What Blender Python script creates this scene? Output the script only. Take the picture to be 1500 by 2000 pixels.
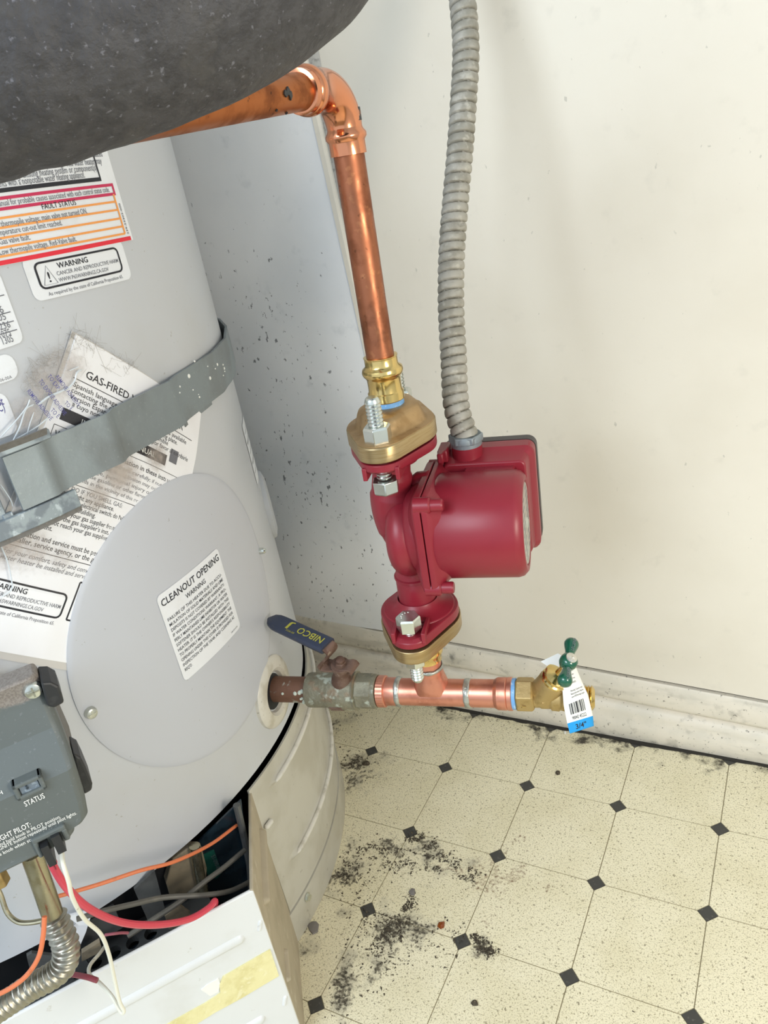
import bpy, math, random
import numpy as np
from mathutils import Vector, Matrix, noise as mnoise
random.seed(4)
sc = bpy.context.scene
for o in list(bpy.data.objects): bpy.data.objects.remove(o)
S = 0.104                      # metres per floor tile; everything below is measured in tiles
# ---------------------------------------------------------------- camera
FPX = 1528.42
CAM = Vector((4.57305, -6.16758, 6.67780))
RC = ((0.88028622, 0.44262491, -0.17081965), (0.05152761, -0.44710599, -0.8929956), (-0.47163659, 0.77728979, -0.41638865))
cd = bpy.data.cameras.new('camera'); cam = bpy.data.objects.new('camera', cd); sc.collection.objects.link(cam)
cd.sensor_fit = 'HORIZONTAL'; cd.sensor_width = 36; cd.lens = FPX * 36 / 1500; cd.clip_start = .01
r0, r1, r2 = [Vector(r) for r in RC]
mw = Matrix((r0, -r1, -r2)).transposed().to_4x4(); mw.translation = CAM * S
cam.matrix_world = mw; sc.camera = cam
# ---------------------------------------------------------------- light and exposure
sc.view_settings.view_transform = 'Standard'; sc.view_settings.look = 'None'
sc.view_settings.exposure = 0.12; sc.view_settings.gamma = 1; sc.view_settings.use_curve_mapping = False
w = bpy.data.worlds.new('world'); sc.world = w; w.use_nodes = True
bg = w.node_tree.nodes['Background']; bg.inputs[0].default_value = (.80, .90, 1, 1); bg.inputs[1].default_value = 1.0
def area(name, loc, tgt, size, energy, col, sy=None):
    l = bpy.data.lights.new(name, 'AREA'); l.energy = energy; l.color = col; l.size = size * S
    if sy: l.shape = 'RECTANGLE'; l.size_y = sy * S
    o = bpy.data.objects.new(name, l); sc.collection.objects.link(o)
    o.location = Vector(loc) * S
    o.rotation_euler = (Vector(tgt) - Vector(loc)).to_track_quat('-Z', 'Y').to_euler()
    return o
area('doorway_daylight', (-.5, -15, 13), (0, -1, 3), 8, 17.5, (.80, .90, 1.0), 8)
area('window_light', (9.3, -5.0, 5.5), (1, -1, 2.5), 2.4, 4.6, (1.0, .90, .74), 2.4)
# ---------------------------------------------------------------- picking places in the room from measured sight lines
def ray(u, v):
    a, b = (u - 750) / FPX, (v - 1000) / FPX
    return (r0 * a + r1 * b + r2)
def at(u, v, d): return CAM + ray(u, v) * d          # d = depth along the view axis
def atz(u, v, z):
    d = ray(u, v); return CAM + d * ((z - CAM.z) / d.z)
def aty(u, v, y):
    d = ray(u, v); return CAM + d * ((y - CAM.y) / d.y)
TX, TY, TR = -2.7273, -2.4475, 3.1679                # tank axis and radius
KD = TR * math.pi / 180
def cyl(a, z, off=0.0):                               # a = arc length round the tank
    t = math.radians(a / KD); return Vector((TX + (TR + off) * math.cos(t), TY + (TR + off) * math.sin(t), z))
def cylp(u, v, rad=TR):
    d = ray(u, v); o = CAM - Vector((TX, TY, 0))
    A = d.x * d.x + d.y * d.y; B = o.x * d.x + o.y * d.y; Cc = o.x ** 2 + o.y ** 2 - rad * rad
    t = (-B - math.sqrt(max(0, B * B - A * Cc))) / A; p = CAM + d * t
    return math.degrees(math.atan2(p.y - TY, p.x - TX)) * KD, p.z
def plane_pt(u, v, O, n):
    d = ray(u, v); t = (O - CAM).dot(n) / d.dot(n); return CAM + d * t
def frame(o, x, z):
    z = Vector(z).normalized(); x = Vector(x); x = (x - z * x.dot(z)).normalized(); y = z.cross(x)
    m = Matrix((x, y, z)).transposed().to_4x4(); m.translation = Vector(o); return m
I4 = Matrix.Identity(4)
# ---------------------------------------------------------------- mesh builder
class MB:
    def __init__(s): s.v = []; s.f = []; s.c = []
    def add(s, vs, fs):
        k = len(s.v); s.v += [Vector(p) for p in vs]; s.f += [tuple(i + k for i in f) for f in fs]; return s
    def box(s, F, x0, x1, y0, y1, z0, z1):
        vs = [F @ Vector((x, y, z)) for x in (x0, x1) for y in (y0, y1) for z in (z0, z1)]
        return s.add(vs, [(0, 1, 3, 2), (4, 6, 7, 5), (0, 4, 5, 1), (2, 3, 7, 6), (0, 2, 6, 4), (1, 5, 7, 3)])
    def lathe(s, F, prof, n=40, cap=True, a0=0, a1=2 * math.pi):
        full = abs(a1 - a0 - 2 * math.pi) < 1e-6; m = n if full else n + 1
        vs = []
        for r, h in prof:
            for i in range(m):
                a = a0 + (a1 - a0) * i / n; vs.append(F @ Vector((r * math.cos(a), r * math.sin(a), h)))
        fs = []
        for j in range(len(prof) - 1):
            for i in range(n):
                i2 = (i + 1) % m; fs.append((j * m + i, j * m + i2, (j + 1) * m + i2, (j + 1) * m + i))
        if cap and full:
            fs.append(tuple(range(m))[::-1]); fs.append(tuple((len(prof) - 1) * m + i for i in range(m)))
        return s.add(vs, fs)
    def tube(s, pts, r, n=14, cap=True, flat=1.0):
        pts = [Vector(p) for p in pts]; N = len(pts); rs = r if isinstance(r, (list, tuple)) else [r] * N
        tg = [(pts[min(i + 1, N - 1)] - pts[max(i - 1, 0)]).normalized() for i in range(N)]
        up = Vector((0, 0, 1)) if abs(tg[0].z) < .9 else Vector((1, 0, 0))
        x = (up - tg[0] * up.dot(tg[0])).normalized(); vs = []
        for i in range(N):
            x = (x - tg[i] * x.dot(tg[i])).normalized(); y = tg[i].cross(x)
            for k in range(n):
                a = 2 * math.pi * k / n; vs.append(pts[i] + x * (math.cos(a) * rs[i] * flat) + y * (math.sin(a) * rs[i]))
        fs = [(j * n + i, j * n + (i + 1) % n, (j + 1) * n + (i + 1) % n, (j + 1) * n + i) for j in range(N - 1) for i in range(n)]
        if cap: fs += [tuple(range(n))[::-1], tuple((N - 1) * n + i for i in range(n))]
        return s.add(vs, fs)
    def prism(s, F, poly, h0, h1):
        n = len(poly)
        vs = [F @ Vector((x, y, h0)) for x, y in poly] + [F @ Vector((x, y, h1)) for x, y in poly]
        return s.add(vs, [tuple(range(n))[::-1], tuple(range(n, 2 * n))] + [(i, (i + 1) % n, n + (i + 1) % n, n + i) for i in range(n)])
    def loft(s, F, polys):            # polys: list of (poly, h), same point count
        n = len(polys[0][0]); vs = [F @ Vector((x, y, h)) for p, h in polys for x, y in p]
        fs = [(j * n + i, j * n + (i + 1) % n, (j + 1) * n + (i + 1) % n, (j + 1) * n + i) for j in range(len(polys) - 1) for i in range(n)]
        return s.add(vs, fs + [tuple(range(n))[::-1], tuple((len(polys) - 1) * n + i for i in range(n))])
    def grid(s, fn, nu, nv):
        vs = [fn(i / nu, j / nv) for j in range(nv + 1) for i in range(nu + 1)]
        return s.add(vs, [(j * (nu + 1) + i, j * (nu + 1) + i + 1, (j + 1) * (nu + 1) + i + 1, (j + 1) * (nu + 1) + i) for j in range(nv) for i in range(nu)])
    def slab(s, fn, nu, nv):          # fn(u, v, side) with side 0 (back) / 1 (front): closed sheet
        m = (nu + 1) * (nv + 1); k = len(s.v)
        for sd in (0, 1):
            s.v += [Vector(fn(i / nu, j / nv, sd)) for j in range(nv + 1) for i in range(nu + 1)]
        g = lambda i, j, sd: k + sd * m + j * (nu + 1) + i
        for j in range(nv):
            for i in range(nu):
                s.f.append((g(i, j, 1), g(i + 1, j, 1), g(i + 1, j + 1, 1), g(i, j + 1, 1)))
                s.f.append((g(i, j, 0), g(i, j + 1, 0), g(i + 1, j + 1, 0), g(i + 1, j, 0)))
        for i in range(nu):
            s.f.append((g(i, 0, 0), g(i + 1, 0, 0), g(i + 1, 0, 1), g(i, 0, 1))); s.f.append((g(i, nv, 1), g(i + 1, nv, 1), g(i + 1, nv, 0), g(i, nv, 0)))
        for j in range(nv):
            s.f.append((g(0, j, 1), g(0, j + 1, 1), g(0, j + 1, 0), g(0, j, 0))); s.f.append((g(nu, j, 0), g(nu, j + 1, 0), g(nu, j + 1, 1), g(nu, j, 1)))
        return s
ORG = {}
def build(name, mb, mat, parent=None, smooth=35, bevel=0, bseg=2, loc=None, label=None, cat=None, group=None, kind=None, sub=0, solid=0):
    base = ORG[parent.name] if parent else Vector(loc if loc is not None else (0, 0, 0))
    me = bpy.data.meshes.new(name)
    me.from_pydata([(v - base) * S for v in mb.v], [], mb.f); me.validate(); me.update()
    if smooth:
        me.polygons.foreach_set('use_smooth', [True] * len(me.polygons)); me.set_sharp_from_angle(angle=math.radians(smooth))
    me.materials.append(mat)
    o = bpy.data.objects.new(name, me); sc.collection.objects.link(o)
    if parent: o.parent = parent
    else: o.location = base * S
    ORG[o.name] = base
    if solid: m = o.modifiers.new('s', 'SOLIDIFY'); m.thickness = solid * S
    if bevel: m = o.modifiers.new('b', 'BEVEL'); m.width = bevel * S; m.segments = bseg; m.limit_method = 'ANGLE'; m.angle_limit = math.radians(40)
    if sub: m = o.modifiers.new('u', 'SUBSURF'); m.levels = m.render_levels = sub
    tag(o, label, cat, group, kind); return o
def tag(o, label=None, cat=None, group=None, kind=None):
    for k, v in (('label', label), ('category', cat), ('group', group), ('kind', kind)):
        if v: o[k] = v
    return o
def thing(name, loc, label, cat, group=None, kind=None):
    o = bpy.data.objects.new(name, None); o.empty_display_size = .02; sc.collection.objects.link(o)
    o.location = Vector(loc) * S; ORG[o.name] = Vector(loc); return tag(o, label, cat, group, kind)
def smoothpath(pts, n=8):
    P = [Vector(p) for p in pts]; P = [P[0] * 2 - P[1]] + P + [P[-1] * 2 - P[-2]]; out = []
    for i in range(1, len(P) - 2):
        for k in range(n):
            t = k / n; a, b, c, d = P[i - 1:i + 3]
            out.append(.5 * ((2 * b) + (c - a) * t + (2 * a - 5 * b + 4 * c - d) * t * t + (3 * b - a - 3 * c + d) * t ** 3))
    return out + [P[-2]]
def hexa(r, n=6, a0=0): return [(r * math.cos(a0 + 2 * math.pi * i / n), r * math.sin(a0 + 2 * math.pi * i / n)) for i in range(n)]
def rrect(x0, x1, y0, y1, r, n=5):
    out = []
    for cx, cy, a in ((x1 - r, y1 - r, 0), (x0 + r, y1 - r, 90), (x0 + r, y0 + r, 180), (x1 - r, y0 + r, 270)):
        for k in range(n + 1):
            t = math.radians(a + 90 * k / n); out.append((cx + r * math.cos(t), cy + r * math.sin(t)))
    return out
# ---------------------------------------------------------------- text as flat print
_tc = {}
def glyphs(txt, bold=0.0, shear=0.0):
    k = (txt, bold, shear)
    if k not in _tc:
        cu = bpy.data.curves.new('t', 'FONT'); cu.body = txt; cu.size = 1; cu.resolution_u = 2; cu.offset = bold; cu.shear = shear
        ob = bpy.data.objects.new('t', cu); sc.collection.objects.link(ob)
        dg = bpy.context.evaluated_depsgraph_get(); me = bpy.data.meshes.new_from_object(ob.evaluated_get(dg))
        vs = [(v.co.x, v.co.y) for v in me.vertices]; fs = [tuple(p.vertices) for p in me.polygons]
        bpy.data.objects.remove(ob); bpy.data.meshes.remove(me); bpy.data.curves.remove(cu); _tc[k] = (vs, fs)
    return _tc[k]
def text(mb, txt, x, y, h, fn, width=None, bold=0.0, align='l', rot=0.0, shear=0.0):
    """h = capital height; fn maps flat (x, y) to a place on the surface"""
    vs, fs = glyphs(txt, bold, shear)
    if not vs: return
    s = h / .72; x0 = min(p[0] for p in vs); x1 = max(p[0] for p in vs); sx = s if width is None else width / (x1 - x0)
    L = (x1 - x0) * sx; ox = {'l': 0, 'c': -L / 2, 'r': -L}[align]; ca, sa = math.cos(rot), math.sin(rot)
    out = []
    for px, py in vs:
        a, b = (px - x0) * sx + ox, py * s; out.append(fn(x + a * ca - b * sa, y + a * sa + b * ca))
    mb.add(out, fs)
def patch(mb, fn, x0, x1, y0, y1, rad=0.0, n=16):
    xs = sorted(set([x0 + (x1 - x0) * i / n for i in range(n + 1)] + ([x0 + rad * t for t in (.1, .3, .6)] + [x1 - rad * t for t in (.1, .3, .6)] if rad else [])))
    vs = []
    for x in xs:
        e = 0
        d = min(x - x0, x1 - x)
        if rad and d < rad: e = rad - math.sqrt(max(0, rad * rad - (rad - d) ** 2))
        for j in range(4): vs.append(fn(x, y0 + e + (y1 - y0 - 2 * e) * j / 3))
    mb.add(vs, [(4 * i + j, 4 * i + 4 + j, 4 * i + 5 + j, 4 * i + 1 + j) for i in range(len(xs) - 1) for j in range(3)])
def stroke(mb, fn, pts, wd, closed=False):
    P = [Vector((p[0], p[1])) for p in pts]; N = len(P); vs = []
    for i in range(N):
        a = P[(i - 1) % N] if closed or i else P[0]; b = P[(i + 1) % N] if closed or i < N - 1 else P[-1]
        t = (b - a).normalized(); nn = Vector((-t.y, t.x))
        for sgn in (-.5, .5): q = P[i] + nn * wd * sgn; vs.append(fn(q.x, q.y))
    mb.add(vs, [(2 * i, 2 * ((i + 1) % N), 2 * ((i + 1) % N) + 1, 2 * i + 1) for i in range(N if closed else N - 1)])
def line(mb, fn, x0, y0, x1, y1, wd, n=8): stroke(mb, fn, [(x0 + (x1 - x0) * i / n, y0 + (y1 - y0) * i / n) for i in range(n + 1)], wd)
# ---------------------------------------------------------------- materials
def lin(c):
    if isinstance(c, str): c = tuple(int(c[i:i + 2], 16) for i in (0, 2, 4))
    return tuple(((x / 255) / 12.92 if x / 255 <= .04045 else ((x / 255 + .055) / 1.055) ** 2.4) for x in c) + (1,)
def NN(t, ty, **kw):
    n = t.nodes.new(ty)
    for k, v in kw.items(): setattr(n, k, v)
    return n
def val(t, s, v):
    if isinstance(v, (int, float)): s.default_value = v
    else: t.links.new(v, s)
def math_(t, op, a, b=0.0, clamp=False):
    n = NN(t, 'ShaderNodeMath', operation=op, use_clamp=clamp); val(t, n.inputs[0], a); val(t, n.inputs[1], b); return n.outputs[0]
def mrange(t, v, lo, hi, o0=0.0, o1=1.0):
    n = NN(t, 'ShaderNodeMapRange', interpolation_type='SMOOTHSTEP'); val(t, n.inputs[0], v)
    for i, x in zip((1, 2, 3, 4), (lo, hi, o0, o1)): n.inputs[i].default_value = x
    return n.outputs[0]
def noi(t, P, scale, detail=3, rough=.55, dist=0):
    m = NN(t, 'ShaderNodeVectorMath', operation='MULTIPLY'); t.links.new(P, m.inputs[0])
    m.inputs[1].default_value = scale if isinstance(scale, tuple) else (scale,) * 3
    n = NN(t, 'ShaderNodeTexNoise'); t.links.new(m.outputs[0], n.inputs['Vector'])
    n.inputs['Scale'].default_value = 1; n.inputs['Detail'].default_value = detail; n.inputs['Roughness'].default_value = rough; n.inputs['Distortion'].default_value = dist
    return n.outputs[0]
def blobs(t, P, cs):
    """1 at the centres, 0 beyond their radii; centres in tiles"""
    out = None
    for c, r in cs:
        d = NN(t, 'ShaderNodeVectorMath', operation='DISTANCE'); t.links.new(P, d.inputs[0]); d.inputs[1].default_value = Vector(c) * S
        v = mrange(t, d.outputs['Value'], r * S, 0.0); out = v if out is None else math_(t, 'MAXIMUM', out, v)
    return out
def mat(name, col, rough=.5, metal=0.0, layers=(), bump=None, spec=.5, coat=0.0, trans=None, rvar=None, warp=1.2):
    """layers: (colour, scale, lo, hi, amount[, blob centres]) noise patches; bump: (scale, strength[, dist])"""
    m = bpy.data.materials.new(name); m.use_nodes = True; t = m.node_tree; b = t.nodes['Principled BSDF']
    P = NN(t, 'ShaderNodeNewGeometry').outputs['Position']
    c = NN(t, 'ShaderNodeRGB'); c.outputs[0].default_value = lin(col); cur = c.outputs[0]; dirt = None
    m1 = NN(t, 'ShaderNodeVectorMath', operation='MULTIPLY'); t.links.new(P, m1.inputs[0]); m1.inputs[1].default_value = (22, 22, 22)
    n1 = NN(t, 'ShaderNodeTexNoise'); t.links.new(m1.outputs[0], n1.inputs['Vector']); n1.inputs['Scale'].default_value = 1; n1.inputs['Detail'].default_value = 3
    m2 = NN(t, 'ShaderNodeVectorMath', operation='MULTIPLY_ADD'); t.links.new(n1.outputs[1], m2.inputs[0]); m2.inputs[1].default_value = (warp * S,) * 3; m2.inputs[2].default_value = (-.5 * warp * S,) * 3
    m3 = NN(t, 'ShaderNodeVectorMath', operation='ADD'); t.links.new(P, m3.inputs[0]); t.links.new(m2.outputs[0], m3.inputs[1]); PD = m3.outputs[0]
    for L in layers:
        f = noi(t, P, L[1], 4)
        if len(L) > 5:
            bl = blobs(t, PD, L[5]); k_ = L[6] if len(L) > 6 else 1.0; f = math_(t, 'ADD', f, math_(t, 'MULTIPLY', math_(t, 'SUBTRACT', bl, 1.0), k_))
        f = math_(t, 'MULTIPLY', mrange(t, f, L[2], L[3]), L[4])
        mx = NN(t, 'ShaderNodeMix', data_type='RGBA'); t.links.new(f, mx.inputs[0]); t.links.new(cur, mx.inputs[6]); mx.inputs[7].default_value = lin(L[0]); cur = mx.outputs[2]
        dirt = f if dirt is None else math_(t, 'MAXIMUM', dirt, f)
    t.links.new(cur, b.inputs['Base Color'])
    b.inputs['Roughness'].default_value = rough; b.inputs['Metallic'].default_value = metal; b.inputs['Specular IOR Level'].default_value = spec; b.inputs['Coat Weight'].default_value = coat
    if rvar: t.links.new(mrange(t, noi(t, P, rvar[0], 4), .35, .65, rvar[1], rvar[2]), b.inputs['Roughness'])
    if metal and dirt is not None and layers[0][4] > .79:
        t.links.new(math_(t, 'SUBTRACT', metal, math_(t, 'MULTIPLY', dirt, metal * .8), True), b.inputs['Metallic'])
    if bump:
        bn = NN(t, 'ShaderNodeBump'); bn.inputs['Strength'].default_value = bump[1]; bn.inputs['Distance'].default_value = bump[2] if len(bump) > 2 else .0006
        t.links.new(noi(t, P, bump[0], 4), bn.inputs['Height']); t.links.new(bn.outputs[0], b.inputs['Normal'])
    if trans is not None: b.inputs['Alpha'].default_value = trans
    return m
# ================================================================= colours
V = lambda *a: Vector(a)
stain = [(atz(850, 1672, 0), .62), (atz(765, 1650, 0), .6), (atz(760, 1815, 0), .75), (atz(700, 1500, 0), .8), (atz(945, 1850, 0), .42), (atz(600, 1800, 0), .5), (atz(700, 1920, 0), .6), (atz(655, 1700, 0), .7), (atz(660, 1420, 0), .5)]
rust = [(atz(960, 1690, 0), .6), (atz(1010, 1730, 0), .5), (atz(960, 1780, 0), .4), (atz(905, 1690, 0), .4)]
edge = [(V(x, 1.08, 0), .50) for x in [-.4 + .36 * i for i in range(17)]]
m_tile = mat('vinyl_tile', 'E5DDC0', .42, layers=[('CCC29C', 14, .42, .66, .3), ('75683F', 560, .575, .65, .65), ('8F8260', 900, .52, .62, .4), ('5E5238', 300, .61, .67, .65), ('9A9585', 40, .18, .62, .65, stain, .6), ('4A4338', 200, .34, .56, .85, stain, .6), ('2E2922', 300, .40, .58, .9, stain, .7), ('7A5C45', 300, .34, .62, .6, rust, .5), ('6B6654', 90, -.05, .55, .75, edge), ('2F2B26', 260, .16, .52, .95, edge)], bump=(300, .25, .0004), spec=.4)
m_inset = mat('black_vinyl', '3E3D3A', .5, layers=[('6A675F', 260, .58, .7, .6)])
m_grout = mat('floor_joint', '8E8468', .8)
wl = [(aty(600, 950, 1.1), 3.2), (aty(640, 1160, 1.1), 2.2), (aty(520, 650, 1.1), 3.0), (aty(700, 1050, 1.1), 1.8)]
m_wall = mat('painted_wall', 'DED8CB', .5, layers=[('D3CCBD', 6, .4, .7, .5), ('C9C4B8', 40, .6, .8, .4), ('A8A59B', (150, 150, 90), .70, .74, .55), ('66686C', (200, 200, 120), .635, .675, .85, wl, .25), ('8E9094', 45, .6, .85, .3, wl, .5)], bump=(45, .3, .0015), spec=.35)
m_base = mat('baseboard_paint', 'DCD5C7', .5, layers=[('CFCABD', 22, .42, .62, .7), ('8C887E', 60, .58, .76, .45), ('4B4841', 260, .65, .70, .7), ('A9A498', (14, 14, 60), .5, .7, .5), ('6B675F', 30, .2, .75, .75, [(V(x, .98, -.05), .42) for x in [i * .33 for i in range(-6, 20)]]), ('6F6E6A', 60, .45, .8, .8, [(V(-.2, 1.0, .7), 1.3), (V(.9, 1.0, .8), .9)])], bump=(60, .4, .001))
m_gap = mat('crack_dirt', '2B2823', .9)
m_caulk = mat('grey_caulk', 'B5B2AB', .7, layers=[('7D7B76', 200, .5, .7, .7)], bump=(150, .6, .001))
m_tank = mat('heater_paint', 'C2C5CA', .4, layers=[('B6B5B0', 6, .45, .75, .35), ('9A978C', 260, .70, .74, .6), ('8A8474', 90, .72, .76, .5)], bump=(500, .05, .0002), spec=.4)
m_disc = mat('cover_paint', 'BEC1C8', .42, layers=[('8E8C84', 240, .71, .75, .6)], spec=.4)
m_skirt = mat('skirt_paint', 'BDBAAF', .45, layers=[('A9A495', 20, .42, .66, .6), ('8A8474', 120, .66, .75, .5)], bump=(40, .15, .001))
m_side = mat('dusty_paint', 'AFA48E', .65, layers=[('968B76', 26, .4, .7, .6), ('C8C0AE', 90, .6, .72, .5)], bump=(120, .3, .0008))
m_panel = mat('panel_paint', 'DCDEDF', .35, layers=[('CFCFCB', 18, .5, .7, .5), ('B8B5AB', 150, .69, .75, .5)], spec=.45)
m_tapey = mat('old_tape', 'E5DDA9', .7, layers=[('D3C88C', 60, .45, .65, .7), ('F0EBCB', 160, .58, .7, .5)], bump=(220, .6, .001))
m_dark = mat('compartment_dark', '16181C', .6)
m_dgrey = mat('compartment_sheet', '5A5C5C', .5, .3, layers=[('3C3D3E', 40, .45, .7, .7)])
m_dblue = mat('compartment_glossy', '20303A', .2, layers=[('0F1820', 20, .4, .6, .8)])
m_btan = mat('dusty_tan', '857A66', .7, layers=[('5F5748', 60, .45, .7, .7)])
m_blk = mat('black_print', '20222A', .6); m_red = mat('red_print', 'E02A3C', .55); m_mag = mat('crimson_print', 'C62E58', .55)
m_org = mat('orange_print', 'F0A055', .55); m_wprint = mat('white_print', 'F0F0EC', .6); m_gprint = mat('grey_print', '6C6E76', .6)
m_label = mat('label_paper', 'E6E9EE', .45, layers=[('D8DADC', 40, .5, .7, .5)])
m_paper = mat('manual_paper', 'F0F1F5', .6, layers=[('DEDBDC', 16, .5, .7, .3), ('C4BAB4', 34, .66, .8, .25)], bump=(12, .5, .004))
m_galv = mat('galvanised_strap', '8C9599', .5, .5, layers=[('74797A', 14, .44, .6, .8), ('A9B2B2', 420, .60, .74, .35)], bump=(350, .3, .0004))
m_galv2 = mat('galvanised_bracket', '98A3AA', .4, .6, layers=[('6F7880', 90, .45, .6, .8), ('C5D0D6', 170, .58, .68, .7)])
m_splash = mat('paint_splash', 'EDEDE8', .5)
m_zinc = mat('zinc_plate', 'D6DAD4', .22, .95, bump=(300, .1, .0002))
m_cu = mat('weathered_copper', 'A3684C', .32, .9, layers=[('7C4A33', 45, .48, .66, .7), ('C98B62', 140, .58, .7, .4), ('5B3A2A', 160, .66, .72, .6)], rvar=(60, .24, .5))
m_cuo = mat('dull_copper', 'AA6434', .42, .85, layers=[('7A4526', 60, .45, .64, .75), ('33261E', 240, .66, .7, .7)], rvar=(60, .35, .6))
m_cub = mat('bright_copper', 'DE9570', .16, 1.0, bump=(90, .12, .0005))
m_cup = mat('pink_copper', 'D6937D', .36, .85, layers=[('B06A52', 50, .45, .66, .6), ('E0AE9C', 120, .6, .72, .4)])
m_solder = mat('solder', 'B9BCB6', .35, .8, layers=[('8F928C', 120, .45, .6, .6)], bump=(260, .7, .0012))
m_brass = mat('polished_brass', 'DCC07E', .17, 1.0, bump=(70, .15, .0005))
m_brassd = mat('cast_brass', 'BBA372', .5, .9, layers=[('9A8150', 120, .5, .7, .5)], bump=(420, .35, .0005))
m_bronze = mat('cast_bronze', 'B99A70', .45, .8, layers=[('9B7B52', 40, .48, .66, .7), ('77603F', 150, .66, .72, .6)], bump=(130, .6, .001))
m_bsaw = mat('sawn_bronze', 'B39D76', .36, .85, layers=[('A1875A', (40, 40, 900), .45, .6, .6)])
m_tapeb = mat('blue_thread_tape', '6FA3D6', .4, layers=[('B8D4EC', 200, .55, .68, .8), ('3F6EA5', 160, .62, .7, .6)])
m_pump = mat('red_enamel', '87222F', .36, layers=[('7E1A2C', 30, .5, .7, .4)], bump=(900, .10, .0002), spec=.45)
m_pumpd = mat('dark_plastic', '3A3536', .4)
m_plate = mat('nameplate_metal', 'C4C6BE', .3, .7, layers=[('9C9E98', 60, .5, .7, .5)])
m_cond = mat('conduit_zinc', 'A8A49A', .6, .2, layers=[('8A867A', 60, .42, .62, .75), ('C4C0B4', 150, .55, .7, .5), ('6F6C64', (60, 60, 300), .6, .75, .5), ('EDEBE2', 120, .735, .75, .9)], bump=(300, .25, .0005))
m_foam = mat('foam_rubber', '464547', .6, layers=[('333234', 120, .4, .6, .6), ('7C7C84', 420, .62, .72, .6), ('5C5956', 60, .55, .7, .35)], bump=(220, .9, .0014), spec=.35)
m_valve = mat('valve_grey', '5E6463', .5, layers=[('7A7E82', 420, .62, .7, .5)], bump=(700, .2, .0003))
m_vdust = mat('valve_dusty', '74726F', .8, layers=[('67625D', 300, .45, .62, .5), ('8C857D', 500, .6, .7, .5)], bump=(300, .6, .0008))
m_vblk = mat('valve_black', '262729', .45, layers=[('3C3C3C', 150, .55, .7, .5)])
m_steel = mat('tarnished_steel', 'B3AD95', .28, .95, layers=[('8A8468', 30, .45, .7, .6)], rvar=(80, .2, .42))
m_flexs = mat('flex_steel', 'A5A296', .34, .95, layers=[('6E6A5E', 60, .5, .7, .5)])
m_wred = mat('red_wire', 'CB3F52', .35); m_wwht = mat('white_wire', 'DEDBCB', .45, layers=[('8A8472', 160, .66, .72, .6)])
m_worg = mat('orange_wire', 'D8774C', .5, layers=[('B05F38', 120, .6, .7, .6)]); m_wgry = mat('grey_tube', '55534D', .5, layers=[('6E6A60', 60, .5, .7, .6)])
m_ring = mat('escutcheon_paint', 'CFCBC0', .35, layers=[('A79E88', 50, .45, .7, .7), ('7D7460', 140, .64, .72, .6)])
m_nip = mat('rusty_nipple', '775646', .6, .45, layers=[('B9BFB4', 60, .56, .64, .9), ('5E3E30', 120, .5, .66, .6)], bump=(120, .7, .0012))
m_vbody = mat('corroded_brass', '8B8876', .55, .5, layers=[('6B6757', 60, .42, .6, .8), ('B6BDB0', 90, .57, .66, .8), ('8A6A50', 40, .55, .66, .6)], bump=(190, .9, .0014))
m_rust = mat('rusty_steel', '776055', .6, .4, layers=[('5C4236', 90, .45, .6, .7), ('B3A595', 160, .62, .7, .6)], bump=(160, .8, .001))
m_grip = mat('navy_grip', '2C3448', .42, layers=[('4A4A44', 130, .6, .7, .6)])
m_yel = mat('yellow_print', 'A9A43E', .6)
m_green = mat('green_enamel', '0F5540', .16, coat=.6); m_bead = mat('screw_steel', 'D8D5CC', .25, .8)
m_tag = mat('tag_paper', 'EFEEE8', .6); m_tblue = mat('tag_blue', '1B96DC', .5)
m_amber = mat('amber_shard', '7A3A10', .15); m_flake = mat('grey_flake', '77726E', .7); m_clear = mat('pale_chip', 'D8D6CE', .4)
m_dirt = mat('loose_dirt', '4F4638', .9, layers=[('2C2720', 900, .45, .6, .8), ('857B68', 500, .6, .7, .8)])
m_room = mat('plain_wall', 'E2E5E6', .7)
m_wall_daylit = mat('wall_daylight_tint', 'EEF0F2', .5, layers=[('DBDFE4', 6, .4, .7, .5), ('BAC0C6', 40, .6, .8, .35), ('9A9FA5', (150, 150, 90), .69, .73, .6), ('66686C', (200, 200, 120), .62, .665, .85, wl, .22), ('8E9094', 45, .6, .85, .3, wl, .5)], bump=(45, .3, .0015), spec=.35)  # bluish daylight on the left of the wall, put into the paint colour
m_adh = mat('purple_print', '4A4A8C', .6)

# ================================================================= the room
fl = build('floor', MB().box(I4, -9, 9.6, -16, 1.3, -.4, -.006), m_grout, kind='structure', smooth=0)
E_ = .0045; D_ = .086
octo = [(D_ + E_, E_), (1 - D_ - E_, E_), (1 - E_, D_ + E_), (1 - E_, 1 - D_ - E_), (1 - D_ - E_, 1 - E_), (D_ + E_, 1 - E_), (E_, 1 - D_ - E_), (E_, D_ + E_)]
def inst(name, me, loc, parent, mt):
    o = bpy.data.objects.new(name, me); sc.collection.objects.link(o); o.parent = parent; o.location = (Vector(loc) - ORG[parent.name]) * S; ORG[o.name] = Vector(loc); return o
t0 = MB().prism(I4, octo, -.012, 0); td = MB().prism(I4, [(-D_, 0), (0, -D_), (D_, 0), (0, D_)], -.012, -.001)
def meshof(name, mb, mt):
    me = bpy.data.meshes.new(name); me.from_pydata([v * S for v in mb.v], [], mb.f); me.materials.append(mt); return me
me_t, me_d = meshof('floor_tile', t0, m_tile), meshof('black_inset', td, m_inset)
top_t = meshof('edge_tile', MB().prism(I4, [(D_ + E_, E_), (1 - D_ - E_, E_), (1 - E_, D_ + E_), (1 - E_, .06), (E_, .06), (E_, D_ + E_)][:3] + [(1 - E_, .12), (E_, .12), (E_, D_ + E_)], -.012, 0), m_tile)
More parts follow.
